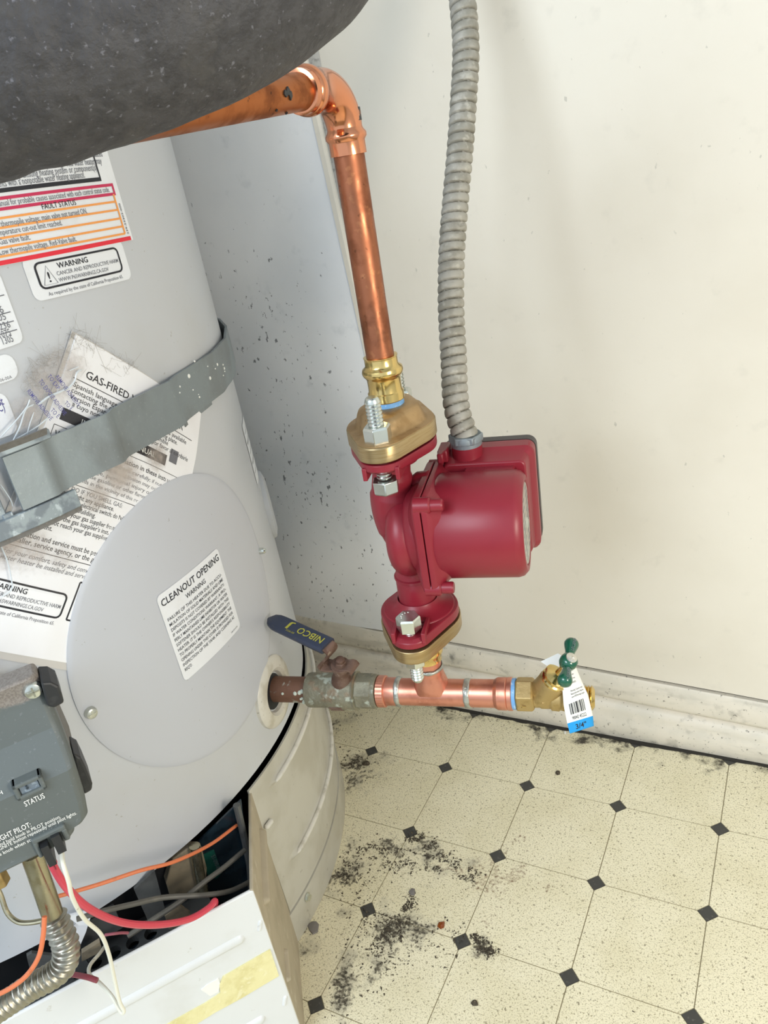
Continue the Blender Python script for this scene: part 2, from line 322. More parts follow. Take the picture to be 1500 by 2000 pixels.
for i in range(-1, 8):
    for j in range(-8, 1): inst('floor_tile', me_t, (i, j, 0), fl, None)
    inst('edge_tile', top_t, (i, 1, 0), fl, None)
for i in range(-1, 9):
    for j in range(-8, 2): inst('black_inset', me_d, (i, j, 0), fl, None)
WY = 1.10
def crack(x):   # height of the crack between wall panel and baseboard
    a, b = aty(590, 1202, WY), aty(1500, 1371, WY); return a.z + (b.z - a.z) * (x - a.x) / (b.x - a.x)
xs = [-9 + 18.6 * i / 60 for i in range(61)]
def zc(x): return crack(max(-3, min(6, x))) + .012 * mnoise.noise(V(x * 2.1, 0, 0))
mb = MB()
k = []
for x in xs: k += [V(x, WY, zc(x) + .018), V(x, WY, 22), V(x, WY + .14, 22), V(x, WY + .14, zc(x) + .018)]
mb.add(k, [(4 * i + a, 4 * i + 4 + a, 4 * i + 4 + (a + 1) % 4, 4 * i + (a + 1) % 4) for i in range(60) for a in range(4)] + [(0, 1, 2, 3), (243, 242, 241, 240)])
wb = build('wall_back', mb, m_wall, kind='structure', smooth=0)
b0, b1 = aty(722, 735, WY), aty(609, 227, WY); dx = (b1.x - b0.x) / (b1.z - b0.z)
def bat(z, o): return b0.x + dx * (z - b0.z) + o
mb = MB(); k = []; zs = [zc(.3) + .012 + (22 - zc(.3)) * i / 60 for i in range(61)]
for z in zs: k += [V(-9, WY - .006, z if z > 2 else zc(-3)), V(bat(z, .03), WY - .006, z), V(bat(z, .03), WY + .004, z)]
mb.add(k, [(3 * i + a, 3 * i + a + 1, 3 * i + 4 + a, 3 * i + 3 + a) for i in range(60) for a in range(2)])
# lower edge follows the crack
for i in range(3): pass
build('wall_daylit_overlay', mb, m_wall_daylit, wb, smooth=0)  # thin layer added over the same wall to carry the daylight tint
build('wall_gap', MB().box(I4, -9, 9.6, WY + .03, WY + .15, -.1, 2), m_gap, wb, smooth=0)
def prof(x):
    t = zc(x) - .012; g = t - .36
    return [(WY + .03, t), (WY - .015, t), (WY - .035, t - .025), (WY - .045, g + .08), (WY - .03, g + .03), (WY + .02, g), (WY - .03, g - .02), (WY - .06, g - .05), (WY - .075, g - .12), (WY - .075, .27), (WY - .085, .25), (WY - .085, .02), (WY - .07, 0), (WY + .03, 0)]
mb = MB(); n = 14; k = []
for x in xs: k += [V(x, y + .004 * mnoise.noise(V(x * 3, z * 4, 1)), z) for y, z in prof(x)]
mb.add(k, [(n * i + a, n * i + n + a, n * i + n + (a + 1) % n, n * i + (a + 1) % n) for i in range(60) for a in range(n)])
build('baseboard_back', mb, m_base, kind='structure', smooth=50)
# batten over the wall joint, with caulk beside it
mb = MB(); mb.grid(lambda u, v: V(-3 + 10 * u, (WY - .07) if v > .5 else .985 - .035 * abs(mnoise.noise(V(u * 40, 1, 0))) - .03 * max(0, mnoise.noise(V(u * 9, 4, 0))), .004 if v < .5 else .02), 400, 1)
tag(build('floor_grime', mb, m_gap, smooth=0), 'dark line of grime where the floor meets the baseboard', 'grime', kind='stuff')
b0, b1 = aty(722, 735, WY), aty(609, 227, WY)
dx = (b1.x - b0.x) / (b1.z - b0.z)
def bat(z, o): return b0.x + dx * (z - b0.z) + o
mb = MB(); k = []; zs = [2.2 + .5 * i for i in range(36)]  # batten
for z in zs:
    wd = .085 if z > 4.2 else .02 + .065 * max(0, (z - 2.2) / 2.0); h = .022 if z > 4.5 else .008 + .014 * (z - 2.2) / 2.3
    k += [V(bat(z, 0), WY + .005, z), V(bat(z, .01), WY - h, z), V(bat(z, wd * .7), WY - h * .9, z), V(bat(z, wd), WY - .001, z)]
mb.add(k, [(4 * i + a, 4 * i + a + 1, 4 * i + 5 + a, 4 * i + 4 + a) for i in range(35) for a in range(3)])
build('trim_1', mb, m_wall, kind='structure', smooth=0)
mb = MB(); mb.grid(lambda u, v: V(bat(6.2 + 3.4 * v, .10 + .16 * u * (.7 + .3 * mnoise.noise(V(v * 9, 0, 3)))), WY - .012 * math.sin(math.pi * u) - .002, 6.2 + 3.4 * v), 6, 30)
build('trim_2', mb, m_caulk, kind='structure')
build('wall_right', MB().box(I4, 9.6, 9.8, -16, 1.3, -.4, 22), m_room, kind='structure', smooth=0)
build('wall_left', MB().box(I4, -9.2, -9, -16, 1.3, -.4, 22), m_room, kind='structure', smooth=0)
build('ceiling', MB().box(I4, -9.2, 9.8, -16, 1.3, 22, 22.2), m_room, kind='structure', smooth=0)

# ================================================================= water heater
FT = Matrix.Translation((TX, TY, 0))
wh = thing('water_heater', (TX, TY, 0), 'tall pale grey gas water heater covered with warning labels, standing at the left', 'water heater')
build('jacket', MB().lathe(FT, [(TR - .08, 1.99), (TR - .03, 1.95), (TR, 1.955), (TR, 1.99), (TR, 13.9), (TR - .1, 14)], 160), m_tank, wh, smooth=30)
# cleanout cover: disc rolled to the jacket
dc_a, dc_z, dc_r = .039, 3.616, 1.1425
def dmap(r, a, off): return cyl(dc_a + r * math.cos(a), dc_z + r * math.sin(a), off)
mb = MB(); n = 96; k = []
rings = [(0.001, .03), (.3, .03), (.6, .03), (.85, .029), (.96, .026), (.985, .023), (1.0, .016), (1.0, .001)]
for q, off in rings: k += [dmap(dc_r * q, 2 * math.pi * i / n, off) for i in range(n)]
mb.add(k, [(j * n + i, (j + 1) * n + i, (j + 1) * n + (i + 1) % n, j * n + (i + 1) % n) for j in range(len(rings) - 1) for i in range(n)])
cov = build('cleanout_cover', mb, m_disc, wh, smooth=40, label='round grey sheet cover screwed over the cleanout opening')
def cframe(u, v, off):
    a, z = cylp(u, v); p = cyl(a, z, off); t = math.radians(a / KD)
    return frame(p, (-math.sin(t), math.cos(t), 0), (math.cos(t), math.sin(t), 0))
def screw(F, r, h, name='screw', parent=None, mt=None):
    mb = MB().lathe(F, [(r, -.02), (r, h * .3), (r * .85, h * .8), (r * .5, h), (r * .1, h)], 20)
    mb.box(F, -r * .6, r * .6, -r * .1, r * .1, h * .7, h * 1.08).box(F, -r * .1, r * .1, -r * .6, r * .6, h * .7, h * 1.08)
    return build(name, mb, mt or m_zinc, parent, smooth=30)
screw(cframe(173, 1388, .034), .044, .036, parent=cov, mt=m_plate)
F = cframe(502, 1077, .03); screw(F, .03, .05, parent=cov)
# wall of holes for the tank fittings
def label_on(name, a0, a1, z0, z1, rad, off, mt, label, parent=wh):
    mb = MB(); patch(mb, lambda x, y: cyl(x, y, off), a0, a1, z0, z1, rad, 20); return build(name, mb, mt, parent, label=label)
def CF(off): return lambda x, y: cyl(x, y, off)
# --- cleanout warning label
la = label_on('warning_label', -.305, .445, 3.27, 4.035, .04, .0325, m_label, 'white cleanout opening label on the round cover')
mb = MB(); f = CF(.0352)
text(mb, 'CLEANOUT OPENING', .07, 3.935, .058, f, .70, .008, 'c'); text(mb, 'WARNING', .07, 3.862, .04, f, .24, .004, 'c')
for i, s in enumerate(['FAILURE OF THIS HEATER DUE TO ACCU-', 'MULATION OF SOLID MATERIALS AND LIME', 'DEPOSITS IS NOT COVERED BY WARRANTY.', 'IF WATER CONDITIONS WARRANT, A PRO-', 'PERLY MAINTAINED LIME INHIBITOR OR WATER', 'SOFTENER SHOULD BE INSTALLED WITH THIS', "HEATER. IT IS THE OWNER'S RESPONSIBILITY", 'TO PROPERLY MAINTAIN THE EQUIPMENT. THE', 'OPENING UNDER THIS COVER IS PROVIDED FOR', 'INSPECTION OF THE TANK AND CLEANING AS', "REQ'D."]):
    text(mb, s, -.272, 3.802 - .0457 * i, .027, f, .08 if i == 10 else .665, .002)
text(mb, '238-32210-00', .30, 3.30, .012, f, .10)
build('lettering', mb, m_blk, la, smooth=0)
# --- proposition 65 label
_a, _b = cylp(80, 589.5), cylp(245, 548.5); KT65 = (_b[1] - _a[1]) / (_b[0] - _a[0])
def p65(o): return lambda x, y: cyl(x, y + KT65 * (x - .43), o)
mb = MB(); patch(mb, p65(.004), -.405, .43, _b[1] + .002, _b[1] + .262, .05, 20); la = build('chemical_warning_label', mb, m_label, wh, label='white chemical warning label below the fault chart')
def rr_line(mb, f, x0, x1, y0, y1, r, wd):
    stroke(mb, f, [p for p in rrect(x0, x1, y0, y1, r, 5)], wd, True)
def prop65(mb, mg, f, x0, y0, s):     # x0,y0 lower left of the frame, s scale (frame .67 x .17 at s=1)
    P = lambda x, y: f(x0 + x * s, y0 + y * s)
    pts = []
    for q, (x, y) in enumerate(rrect(0, .67, 0, .17, .035, 4)): pts.append((x, y))
    ext = []
    for i in range(len(pts)):
        a, b = pts[i], pts[(i + 1) % len(pts)]; L = math.hypot(a[0] - b[0], a[1] - b[1]); m = max(1, int(L / .05))
        ext += [(a[0] + (b[0] - a[0]) * t / m, a[1] + (b[1] - a[1]) * t / m) for t in range(m)]
    stroke(mb, P, ext, .014, True)
    stroke(mg, P, [(.025, .02), (.12, .02), (.0725, .145)], .005, True)
    text(mb, '!', .0725, .035, .07, P, None, .01, 'c'); text(mb, 'WARNING', .15, .112, .038, P, .24, .014)
    text(mg, 'CANCER AND REPRODUCTIVE HARM', .13, .066, .028, P, .52, .004); text(mg, 'WWW.P65WARNINGS.CA.GOV', .13, .022, .028, P, .41, .004)
    text(mg, 'As required by the state of California Proposition 65.', .03, -.052, .026, P, .62, .003)
mb, mg = MB(), MB(); yb5 = _b[1] + .012; prop65(mb, mg, lambda x, y: p65(.0065)(x, yb5 + (y - yb5) * .86), -.335, _b[1] + .074, 1.03)
build('lettering', mb, m_blk, la, smooth=0); build('fine_print', mg, m_gprint, la, smooth=0)
# --- fault status label
def px(u, v): return cylp(u, v)
_lr, _ll, _ur, _ul = px(247, 470.5), px(0, 519), px(216, 348), px(0, 372.4)
def zlow(a): return _ll[1] + (_lr[1] - _ll[1]) * (a - _ll[0]) / (_lr[0] - _ll[0])
def zupp(a): return _ul[1] + (_ur[1] - _ul[1]) * (a - _ul[0]) / (_ur[0] - _ul[0])
A_R = .5
def lmap(a, y):          # label coordinate y (0 at the red edge, 1 at the black rule) to height: the sticker sits slightly askew
    return zlow(a) + (zupp(a) - zlow(a)) * y
def lof(u, v): a, z = cylp(u, v); return a, (z - zlow(a)) / (zupp(a) - zlow(a))
f = lambda a, y: cyl(a, lmap(a, y), .0075)
mr, mm, mo, mk, mg = MB(), MB(), MB(), MB(), MB()
_c = lof(246, 462.5)[1]
YS = (zupp(.5) - zlow(.5))
patch(mr, f, -1.5, .54, .0, _c, 0, 20)
yA, yB = lof(218, 361)[1], lof(222, 379)[1]; xr = lof(220, 370)[0]
W_l = .018 / YS
def hl_(mb, a0, a1, y, w_): patch(mb, f, a0, a1, y - w_ / YS / 2, y + w_ / YS / 2, 0, 20)
def vl_(mb, a, y0, y1, w_): patch(mb, f, a - w_ / 2, a + w_ / 2, min(y0, y1), max(y0, y1), 0, 2)
hl_(mm, -1.5, xr, yA, .018); hl_(mm, -1.5, xr, yB, .018); vl_(mm, xr, yA + .5 * W_l, yB - .5 * W_l, .018)
ys_ = [lof(*q)[1] for q in ((224, 394), (228, 410), (232, 427), (236, 442.6), (239, 457))]; xo = lof(232, 420)[0]
for y in ys_: hl_(mo, -1.5, xo, y, .013)
vl_(mo, xo, yB, ys_[-1], .016)
hl_(mk, -1.5, .41, 1.0, .024); vl_(mk, .405, 1.0, 3.8, .012)
def tpl(mb, s, p, q, h, bold=.003):
    a0 = lof(*p)[0]; a1, y1 = lof(*q); text(mb, s, a0, y1, h / YS, lambda x, y: f(x, y), a1 - a0, bold)
tpl(mg, ', shall not be introduced', (125, 316), (199, 306), .040); tpl(mg, 'or space heating.  This water heater may', (60, 334), (198, 320), .040)
tpl(mg, 'connected to any existing heating system or component(s)', (-40, 356), (188, 333), .040); tpl(mg, 'components with a nonpotable water heating appliance.', (-40, 370), (165, 347), .040)
tpl(mk, 'HEATING', (150, 302), (184, 295), .040)
tpl(mg, 'manual for probable causes associated with each control status code.', (-10, 403), (213, 375), .034)
tpl(mk, 'FAULT STATUS', (82, 409), (148, 400), .033, .006)
tpl(mg, 'Low thermopile voltage; main valve not turned ON.', (-20, 444), (170, 417), .034); tpl(mg, 'Temperature cut-out limit reached.', (-14, 462), (121, 440), .034)
tpl(mg, 'Gas valve fault.', (0, 480), (59, 468), .034); tpl(mg, 'Low thermopile voltage. Red-Valve fault.', (0, 500), (149, 471), .034)
text(mk, '239-53303-000', .0, 0, .018, lambda x, y: f(.533 + y * -1, .10 + x / YS), .20, .002)
def tpx(mb, s, p, q, h, f=f, bold=.003, dz=0):
    a0, z0 = px(*p); a1, z1 = px(*q); text(mb, s, a0, z0 + dz, h, f, a1 - a0, bold)
mbL = MB(); patch(mbL, lambda a, y: cyl(a, lmap(a, y), .0045), -1.5, .565, -.004, 3.9, 0, 20)
la = build('fault_status_label', mbL, m_label, wh, label='large white fault status label with red and orange rules')
build('red_band', mr, m_red, la, smooth=0); build('crimson_frame', mm, m_mag, la, smooth=0); build('orange_rules', mo, m_org, la, smooth=0)
build('lettering', mk, m_blk, la, smooth=0); build('fine_print', mg, m_gprint, la, smooth=0)
# --- data chart at the frame edge
la = label_on('temperature_chart_label', -2.2, -.56, 6.0, 6.43, .05, .0042, m_label, 'white chart of numbers at the left edge below the fault chart')
f = CF(.0065); mk = MB(); a_r = px(40, 590)[0]
for p in ((30, 570), (37, 604), (42, 622), (44, 640)): z = px(*p)[1]; line(mk, f, -2.2, z, -.58, z, .006, 12)
for s, p, q in (('6', (0, 612), (8, 611)), ('405', (-10, 630), (13, 626)), ('236', (0, 645), (21, 640)), ('1075', (0, 661), (22, 656)), ('1305', (6, 673), (27, 668))): tpx(mk, s, p, q, .042, f)
build('lettering', mk, m_gprint, la, smooth=0)
a, z = px(27, 735); la = label_on('small_side_label', -1.6, px(26, 700)[0], px(28, 740)[1], px(13, 690)[1], .06, .0042, m_label, 'blank rounded white label above the plastic pouch')
mk = MB(); tpx(mk, '44106-00A', (-12, 750), (24, 740), .02, CF(.0048)); build('lettering', mk, m_gprint, la, smooth=0)
la = label_on('temperature_label', -1.9, px(18, 790)[0], px(18, 850)[1], px(8, 762)[1], .06, .0042, m_label, 'white label with cut-off bold letters at the left edge')
mk = MB(); f = CF(.0048); tpx(mk, 'Hot', (-14, 797), (9, 792), .05, f, .012); tpx(mk, '(60 C)', (-22, 812), (12, 806), .05, f, .012); build('lettering', mk, m_adh, la, smooth=0)
# --- label and port near the silhouette
la = label_on('side_label', px(466, 810)[0], px(466, 810)[0] + .55, 3.99, 4.6, .04, .004, m_label, 'narrow white label seen edge-on at the jacket side')
mk = MB(); f = CF(.0048); 
for i in range(5): line(mk, f, px(466, 810)[0] + .05, 4.1 + .1 * i, px(466, 810)[0] + .5, 4.1 + .1 * i, .02 if i % 2 else .008, 5)
build('lettering', mk, m_gprint, la, smooth=0)
ta = math.radians(41); Fp = frame((TX + (TR + .0) * math.cos(ta), TY + TR * math.sin(ta), 3.58), (-math.sin(ta), math.cos(ta), 0), (math.cos(ta), math.sin(ta), 0))
pp = build('plastic_port_ring', MB().lathe(Fp, [(.36, -.06), (.36, .0), (.35, .03), (.27, .055), (.2, .05), (.17, .02), (.17, -.04)], 40), m_tank, wh, label='pale plastic ring standing proud at the jacket side')
# --- drain escutcheon
PIPED = V(math.cos(math.radians(12.6)), math.sin(math.radians(12.6)), 0)
P0 = V(1.8214, -1.3999, 2.38)
ae, ze = px(533, 1350); te = math.radians(ae / KD)
Fe = frame(cyl(ae, ze, 0), (-math.sin(te), math.cos(te), 0), (math.cos(te), math.sin(te), 0))
pr = [(.335, -.02), (.335, .012), (.32, .03), (.27, .045), (.22, .05), (.19, .03), (.175, -.01), (.16, -.10)]
es = build('drain_escutcheon', MB().lathe(Fe, pr, 48, cap=False), m_ring, wh, label='cream plastic ring round the drain outlet, stained')
build('recess', MB().lathe(Fe, [(.165, -.02), (.165, .006), (.0, .007)], 32), m_dark, es)
# --- embossed shadow marks on the jacket are left to the light; compartment and skirt below
build('compartment_wall', MB().lathe(FT, [(2.3, .25), (2.3, 1.97)], 60, cap=False), m_dark, wh)
build('compartment_floor', MB().lathe(FT, [(3.1, .1), (3.1, .3)], 60), m_dark, wh)
build('tank_underside', MB().lathe(FT, [(3.1, 1.9), (3.1, 1.97)], 60), m_dark, wh)
aT = 0.6
def skirt_fn(u, v, sd):
    t = -1.0 + 200 * u; z = .38 + (1.9 - .38) * v; a = t
    r = TR + .035 + .03 * (1 - v)
    def rib(zc_, a0_, a1_, w_=.022, h=.045):
        e = max(a0_ - a, a - a1_, 0) * KD; d = math.hypot(e, z - zc_) / w_; return h * math.exp(-d * d * 1.3)
    r += rib(1.72, 4.5, 75) + rib(.84, 4.0, 75)
    if sd == 0: r -= .02
    return V(TX + r * math.cos(math.radians(t)), TY + r * math.sin(math.radians(t)), z)
sk = build('base_skirt', MB().slab(skirt_fn, 200, 130), m_skirt, wh, smooth=60, label='beige curved base skirt with embossed ribs')
m_rib = mat('rib_worn_paint', 'D3D0C7', .5, layers=[('A9A495', 60, .5, .68, .7)])
for zc_, a0_, a1_ in ((1.72, 4.6, 75), (.84, 4.1, 75), (1.45, -.7, 1.2)):
    rr_ = lambda z: TR + .035 + .03 * (1 - (z - .38) / 1.52) + .028
    nn_ = max(6, int(a1_ - a0_)); pts_ = [V(TX + rr_(zc_) * math.cos(math.radians(a0_ + (a1_ - a0_) * i / nn_)), TY + rr_(zc_) * math.sin(math.radians(a0_ + (a1_ - a0_) * i / nn_)), zc_) for i in range(nn_ + 1)]
    build('skirt_rib', MB().tube(pts_, [.012] + [.026] * (nn_ - 1) + [.012], 10), m_rib, wh, smooth=60)
build('base_ring', MB().lathe(FT, [(TR + .02, 0), (TR + .075, 0), (TR + .08, .02), (TR + .075, .365), (TR + .02, .37)], 160, a0=math.radians(-3), a1=math.radians(220)), m_skirt, wh)
a, z = cylp(600, 1752, TR + .08); t = math.radians(a / KD * TR / (TR)); t = math.radians(math.degrees(a / TR)) 
th = a / KD; th = math.radians(th)
Fs = frame((TX + (TR + .08) * math.cos(th), TY + (TR + .08) * math.sin(th), z), (-math.sin(th), math.cos(th), 0), (math.cos(th), math.sin(th), 0))
build('base_screw', MB().prism(Fs, hexa(.035), 0, .03).lathe(Fs, [(.045, 0), (.045, .006)], 16), m_zinc, wh, smooth=30)
# outer legs of the heater base: sheet ring already meets the floor
# ================================================================= burner shroud (front door)
PN = V(math.cos(math.radians(-36.5)), math.sin(math.radians(-36.5)), 0); PU = V(-PN.y, PN.x, 0); OT = V(TX, TY, 0)
E1 = atz(490, 1540, 1.88); E2 = atz(495, 1738, 1.86)
nE2 = (E2 - OT).dot(PN); uE2 = (E2 - OT).dot(PU)
sh = thing('burner_shroud', (E2.x, E2.y, 0), 'pale sheet-metal burner door with ribs and yellow tape residue, at the bottom left', 'burner door')
def PF(u, z, n=0): return OT + PN * (nE2 + n) + PU * u + V(0, 0, z)
FPm = frame(PF(0, 0), PU, PN)   # local x = along panel, y = up, z = outwards
assert abs((FPm @ V(0, 1, 0) - PF(0, 1)).length) < 1e-3
build('front_panel', MB().box(FPm, -uE2, uE2, 0, 1.86, -.03, 0), m_panel, sh, bevel=.012, label='white front face with a yellow tape band')
E1b = V(E1.x, E1.y, 0); E2b = V(E2.x, E2.y, 0); dS = (E2b - E1b).normalized(); nS = V(dS.y, -dS.x, 0); nS = nS if nS.dot(CAM - E1b) > 0 else -nS
FS = frame(E1b, dS, nS); flip = (FS @ V(0, 1, 0) - E1b).z
LS = (E2b - E1b).length
if flip < 0: FS = frame(E2b, -dS, nS)
build('side_panel', MB().box(FS, .0, LS, 0, 1.87, -.03, 0), m_side, sh, bevel=.01, label='dusty beige side face with an embossed rib')
def ppx(u, v, F):
    O = F.to_translation(); nn = (F.to_3x3() @ V(0, 0, 1)); p = plane_pt(u, v, O, nn); q = F.inverted() @ p; return q.x, q.y
def capsule(mb, F, a, b, w_, h, n=10):
    a, b = Vector((a[0], a[1])), Vector((b[0], b[1])); t = (b - a).normalized(); pn = Vector((-t.y, t.x)); L = (b - a).length
    out = []
    for sc_, hh in ((1, 0), (.7, h * .7), (.35, h), (.02, h)):
        pts = []
        for i in range(n + 1): an = -math.pi / 2 + math.pi * i / n; pts.append(b + t * (math.cos(an) * w_ * sc_) + pn * (math.sin(an) * w_ * sc_))
        for i in range(n + 1): an = math.pi / 2 + math.pi * i / n; pts.append(a + t * (math.cos(an) * w_ * sc_) + pn * (math.sin(an) * w_ * sc_))
        out.append(([(p.x, p.y) for p in pts], hh))
    mb.loft(F, out)
mb = MB(); p1 = ppx(468, 1840, FPm); p2 = ppx(150, 2004, FPm)
yr = (p1[1] + p2[1]) / 2; capsule(mb, FPm, (-1.3, yr), (p1[0], yr), .045, .022)
p3 = ppx(508, 1992, FPm); capsule(mb, FPm, (-1.3, p3[1]), (p3[0], p3[1]), .045, .022)
for q in ((507, 1805), (556, 1952)): a = ppx(q[0], q[1], FPm); capsule(mb, FPm, (a[0] - .015, a[1] - .05), (a[0] + .01, a[1] + .02), .018, .012)
build('embossed_rib', mb, m_panel, sh, smooth=60)
mb = MB(); a, b = ppx(509, 1628, FS), ppx(516, 1758, FS); capsule(mb, FS, a, b, .04, .05); build('side_rib', mb, m_side, sh, smooth=60); mb = MB()
a, b = ppx(556, 1860, FS), ppx(560, 1912, FS); capsule(mb, FS, a, b, .028, .035); build('side_rib', mb, m_side, sh, smooth=60)
mb = MB(); poly = [ppx(u, v, FPm) for u, v in ((527, 1853), (480, 1880), (435, 1906), (428, 1922), (430, 1938), (400, 1958), (360, 1980), (325, 2000), (240, 2045), (180, 2075), (260, 2085), (320, 2042), (375, 2003), (420, 1975), (470, 1948), (510, 1924), (544, 1904))]
mb.prism(FPm, poly, .0, .012); build('yellow_tape', mb, m_tapey, sh, smooth=0)
mb = MB(); mb.prism(FPm, [ppx(u, v, FPm) for u, v in ((392, 1932), (404, 1922), (426, 1910), (430, 1920), (426, 1936), (410, 1944))], 0, .008); build('tape_residue', mb, m_splash, sh, smooth=0)
# ================================================================= inside the burner compartment
F0 = frame(OT, PU, PN)                                     # x along the door, y up, z outwards from the tank axis
def npx(u, v, n): p = plane_pt(u, v, OT + PN * n, PN); q = p - OT; return q.dot(PU), q.z
def hpx(u, v, z): p = atz(u, v, z) - OT; return p.dot(PU), p.dot(PN)
ba = thing('burner_assembly', PF(0, 0, -.6), 'dark burner door assembly behind the shroud, with a perforated tray', 'burner')
nB = 2.82
build('door_plate', MB().box(F0, -1.6, 1.25, .32, 1.88, nB - .04, nB), m_dark, ba, smooth=0)
q = [npx(u, v, nB) for u, v in ((372, 1655), (470, 1560), (492, 1742), (440, 1760), (400, 1770))]
build('glossy_panel', MB().prism(F0, q, nB, nB + .02), m_dblue, ba, smooth=0)
q = [npx(u, v, nB + .05) for u, v in ((335, 1672), (365, 1650), (392, 1650), (402, 1690), (398, 1742), (330, 1745), (322, 1718))]
build('insulation_pad', MB().prism(F0, q, nB, nB + .09), m_btan, ba, bevel=.01)
a = [npx(u, v, nB + .12) for u, v in ((380, 1652), (388, 1700), (398, 1745))]
mb = MB(); mb.tube([F0 @ V(x, y, nB + .12) for x, y in a], .045, 12); build('feed_tube', mb, m_steel, ba)
q = [npx(u, v, nB + .03) for u, v in ((393, 1672), (418, 1660), (434, 1704), (424, 1716), (408, 1716))]
gl = build('green_label', MB().prism(F0, q, nB + .02, nB + .03), mat('green_label_paint', '0E4A40', .4), ba, smooth=0, label='dark green label with pale lettering')
mb = MB(); fL = lambda x, y: F0 @ V(q[0][0] + .04 + x, q[0][1] - .02 + y, nB + .033)
d0 = Vector(npx(412, 1672, nB + .03)); d1 = Vector(npx(427, 1708, nB + .03)); ang = math.atan2(d1.y - d0.y, d1.x - d0.x)
text(mb, '51-090-6SB8', d0.x, d0.y, .035, lambda x, y: F0 @ V(x, y, nB + .033), (d1 - d0).length, .002, rot=ang)
build('lettering', mb, m_gprint, gl, smooth=0)
mb = MB()
for seg in (((462, 1572), (478, 1640), (488, 1690), (492, 1742)),):
    mb.tube([F0 @ V(*npx(u, v, nB + .1), nB + .1) for u, v in seg], .03, 10, flat=1.0)
build('door_flange', mb, m_dgrey, ba)
# sheet brackets
def slabpx(name, pts, n0, th, mt, parent=ba, **k): return build(name, MB().prism(F0, [npx(u, v, n0) for u, v in pts], n0 - th, n0), mt, parent, smooth=0, **k)
slabpx('bracket', [(262, 1738), (302, 1700), (318, 1760), (330, 1800), (295, 1812)], 3.1, .03, m_dgrey)
slabpx('bracket', [(322, 1790), (350, 1768), (372, 1784), (366, 1806), (330, 1815)], 3.2, .03, m_btan)
slabpx('bracket', [(150, 1858), (196, 1838), (240, 1812), (222, 1770), (172, 1800)], 3.05, .03, m_dgrey)
slabpx('bracket', [(160, 1862), (160, 1878), (200, 1858), (195, 1840)], 3.22, .04, m_btan)
slabpx('bracket', [(52, 1868), (62, 1862), (110, 1868), (165, 1868), (178, 1892), (120, 1925), (60, 1900)], 3.2, .03, m_dgrey)
slabpx('warning_card', [(110, 1848), (122, 1832), (160, 1790), (178, 1785), (168, 1820), (156, 1848)], 3.12, .015, m_label, label='white warning card with a triangle')
slabpx('white_tab', [(131, 1790), (148, 1786), (168, 1782), (179, 1786), (172, 1806), (155, 1808)], 3.24, .02, m_label)
# perforated tray
ZT = 1.42
hl = [hpx(u, v, ZT) for u, v in ((293, 1818), (265, 1837), (235, 1853), (199, 1865), (83, 1938), (54, 1958))]
nT = sum(h[1] for h in hl) / len(hl)
FH = frame((TX, TY, ZT), PU, (0, 0, 1))          # x along, y = -PN?
sy = 1 if (FH @ V(0, 1, 0) - V(TX, TY, ZT)).dot(PN) > 0 else -1
sp = .145; rr = .052
u_end = hl[0][0] + .5 * sp + .08
mb = MB()
def T(u, n, z=0): return FH @ V(u, sy * n, z)
un = hl[0][0]
for kx in range(18):
    cxh = un - kx * sp
    N = 16; vs = []; sq = []
    for i in range(N):
        a = 2 * math.pi * i / N; c, s_ = math.cos(a), math.sin(a); m_ = max(abs(c), abs(s_)); sq.append((c / m_ * sp / 2, s_ / m_ * .12)); 
    vs = [T(cxh + x, nT + y) for x, y in sq] + [T(cxh + rr * math.cos(2 * math.pi * i / N), nT + rr * 1.15 * math.sin(2 * math.pi * i / N)) for i in range(N)] + [T(cxh + rr * math.cos(2 * math.pi * i / N), nT + rr * 1.15 * math.sin(2 * math.pi * i / N), -.06) for i in range(N)]
    mb.add(vs, [(i, (i + 1) % N, N + (i + 1) % N, N + i) for i in range(N)] + [(N + i, N + (i + 1) % N, 2 * N + (i + 1) % N, 2 * N + i) for i in range(N)])
mb.add([T(un + sp / 2, nT - .12), T(un + .5, nT - .12), T(un + .5, nT + .12), T(un + sp / 2, nT + .12)], [(0, 1, 2, 3)])
mb.add([T(-1.6, nT + .12), T(un + .5, nT + .12), T(un + .5, nT + .12, -.5), T(-1.6, nT + .12, -.5)], [(0, 1, 2, 3)])
mb.add([T(-1.6, nT - .3, -.07), T(un + .5, nT - .3, -.07), T(un + .5, nT - .12), T(-1.6, nT - .12)], [(0, 1, 2, 3)])
build('perforated_tray', mb, m_dgrey, ba, smooth=0)
build('tray_rod', MB().tube([T(-1.6, nT - .02, -.1), T(un + .3, nT - .02, -.1)], .03, 12), m_dblue, ba)
# dust on the tray
rs = random.Random(7)
# ================================================================= gas valve
VN = V(math.cos(math.radians(-35)), math.sin(math.radians(-35)), 0); VU = V(-VN.y, VN.x, 0); VO = 4.17
FV = frame(OT, VU, VN)
def vprof(w_): return float(np.interp(w_, [3.4, 3.93, 4.13, 4.36, 4.47, 4.7], [0, 0, -.15, -.19, -.17, -.22]))
def vpx(u, v, off=None):
    o = VO
    for _ in range(4):
        p = plane_pt(u, v, OT + VN * o, VN) - OT; x, w_ = p.dot(VU), p.z
        o = VO + vprof(w_) if off is None else off
    return x, w_
gv = thing('gas_control_valve', OT + VN * (VO - .3) + VU * .2 + V(0, 0, 3.5), 'grey plastic gas control valve with white lettering, mounted low on the heater', 'gas valve')
R_ = [vpx(70, 1319), vpx(84, 1335), vpx(98, 1366), vpx(112, 1400), vpx(127, 1437), vpx(143, 1481), vpx(168, 1561), vpx(174, 1594), vpx(168, 1604), vpx(148, 1617), vpx(146, 1633), vpx(126, 1647)]
uc = R_[3][0] - .72
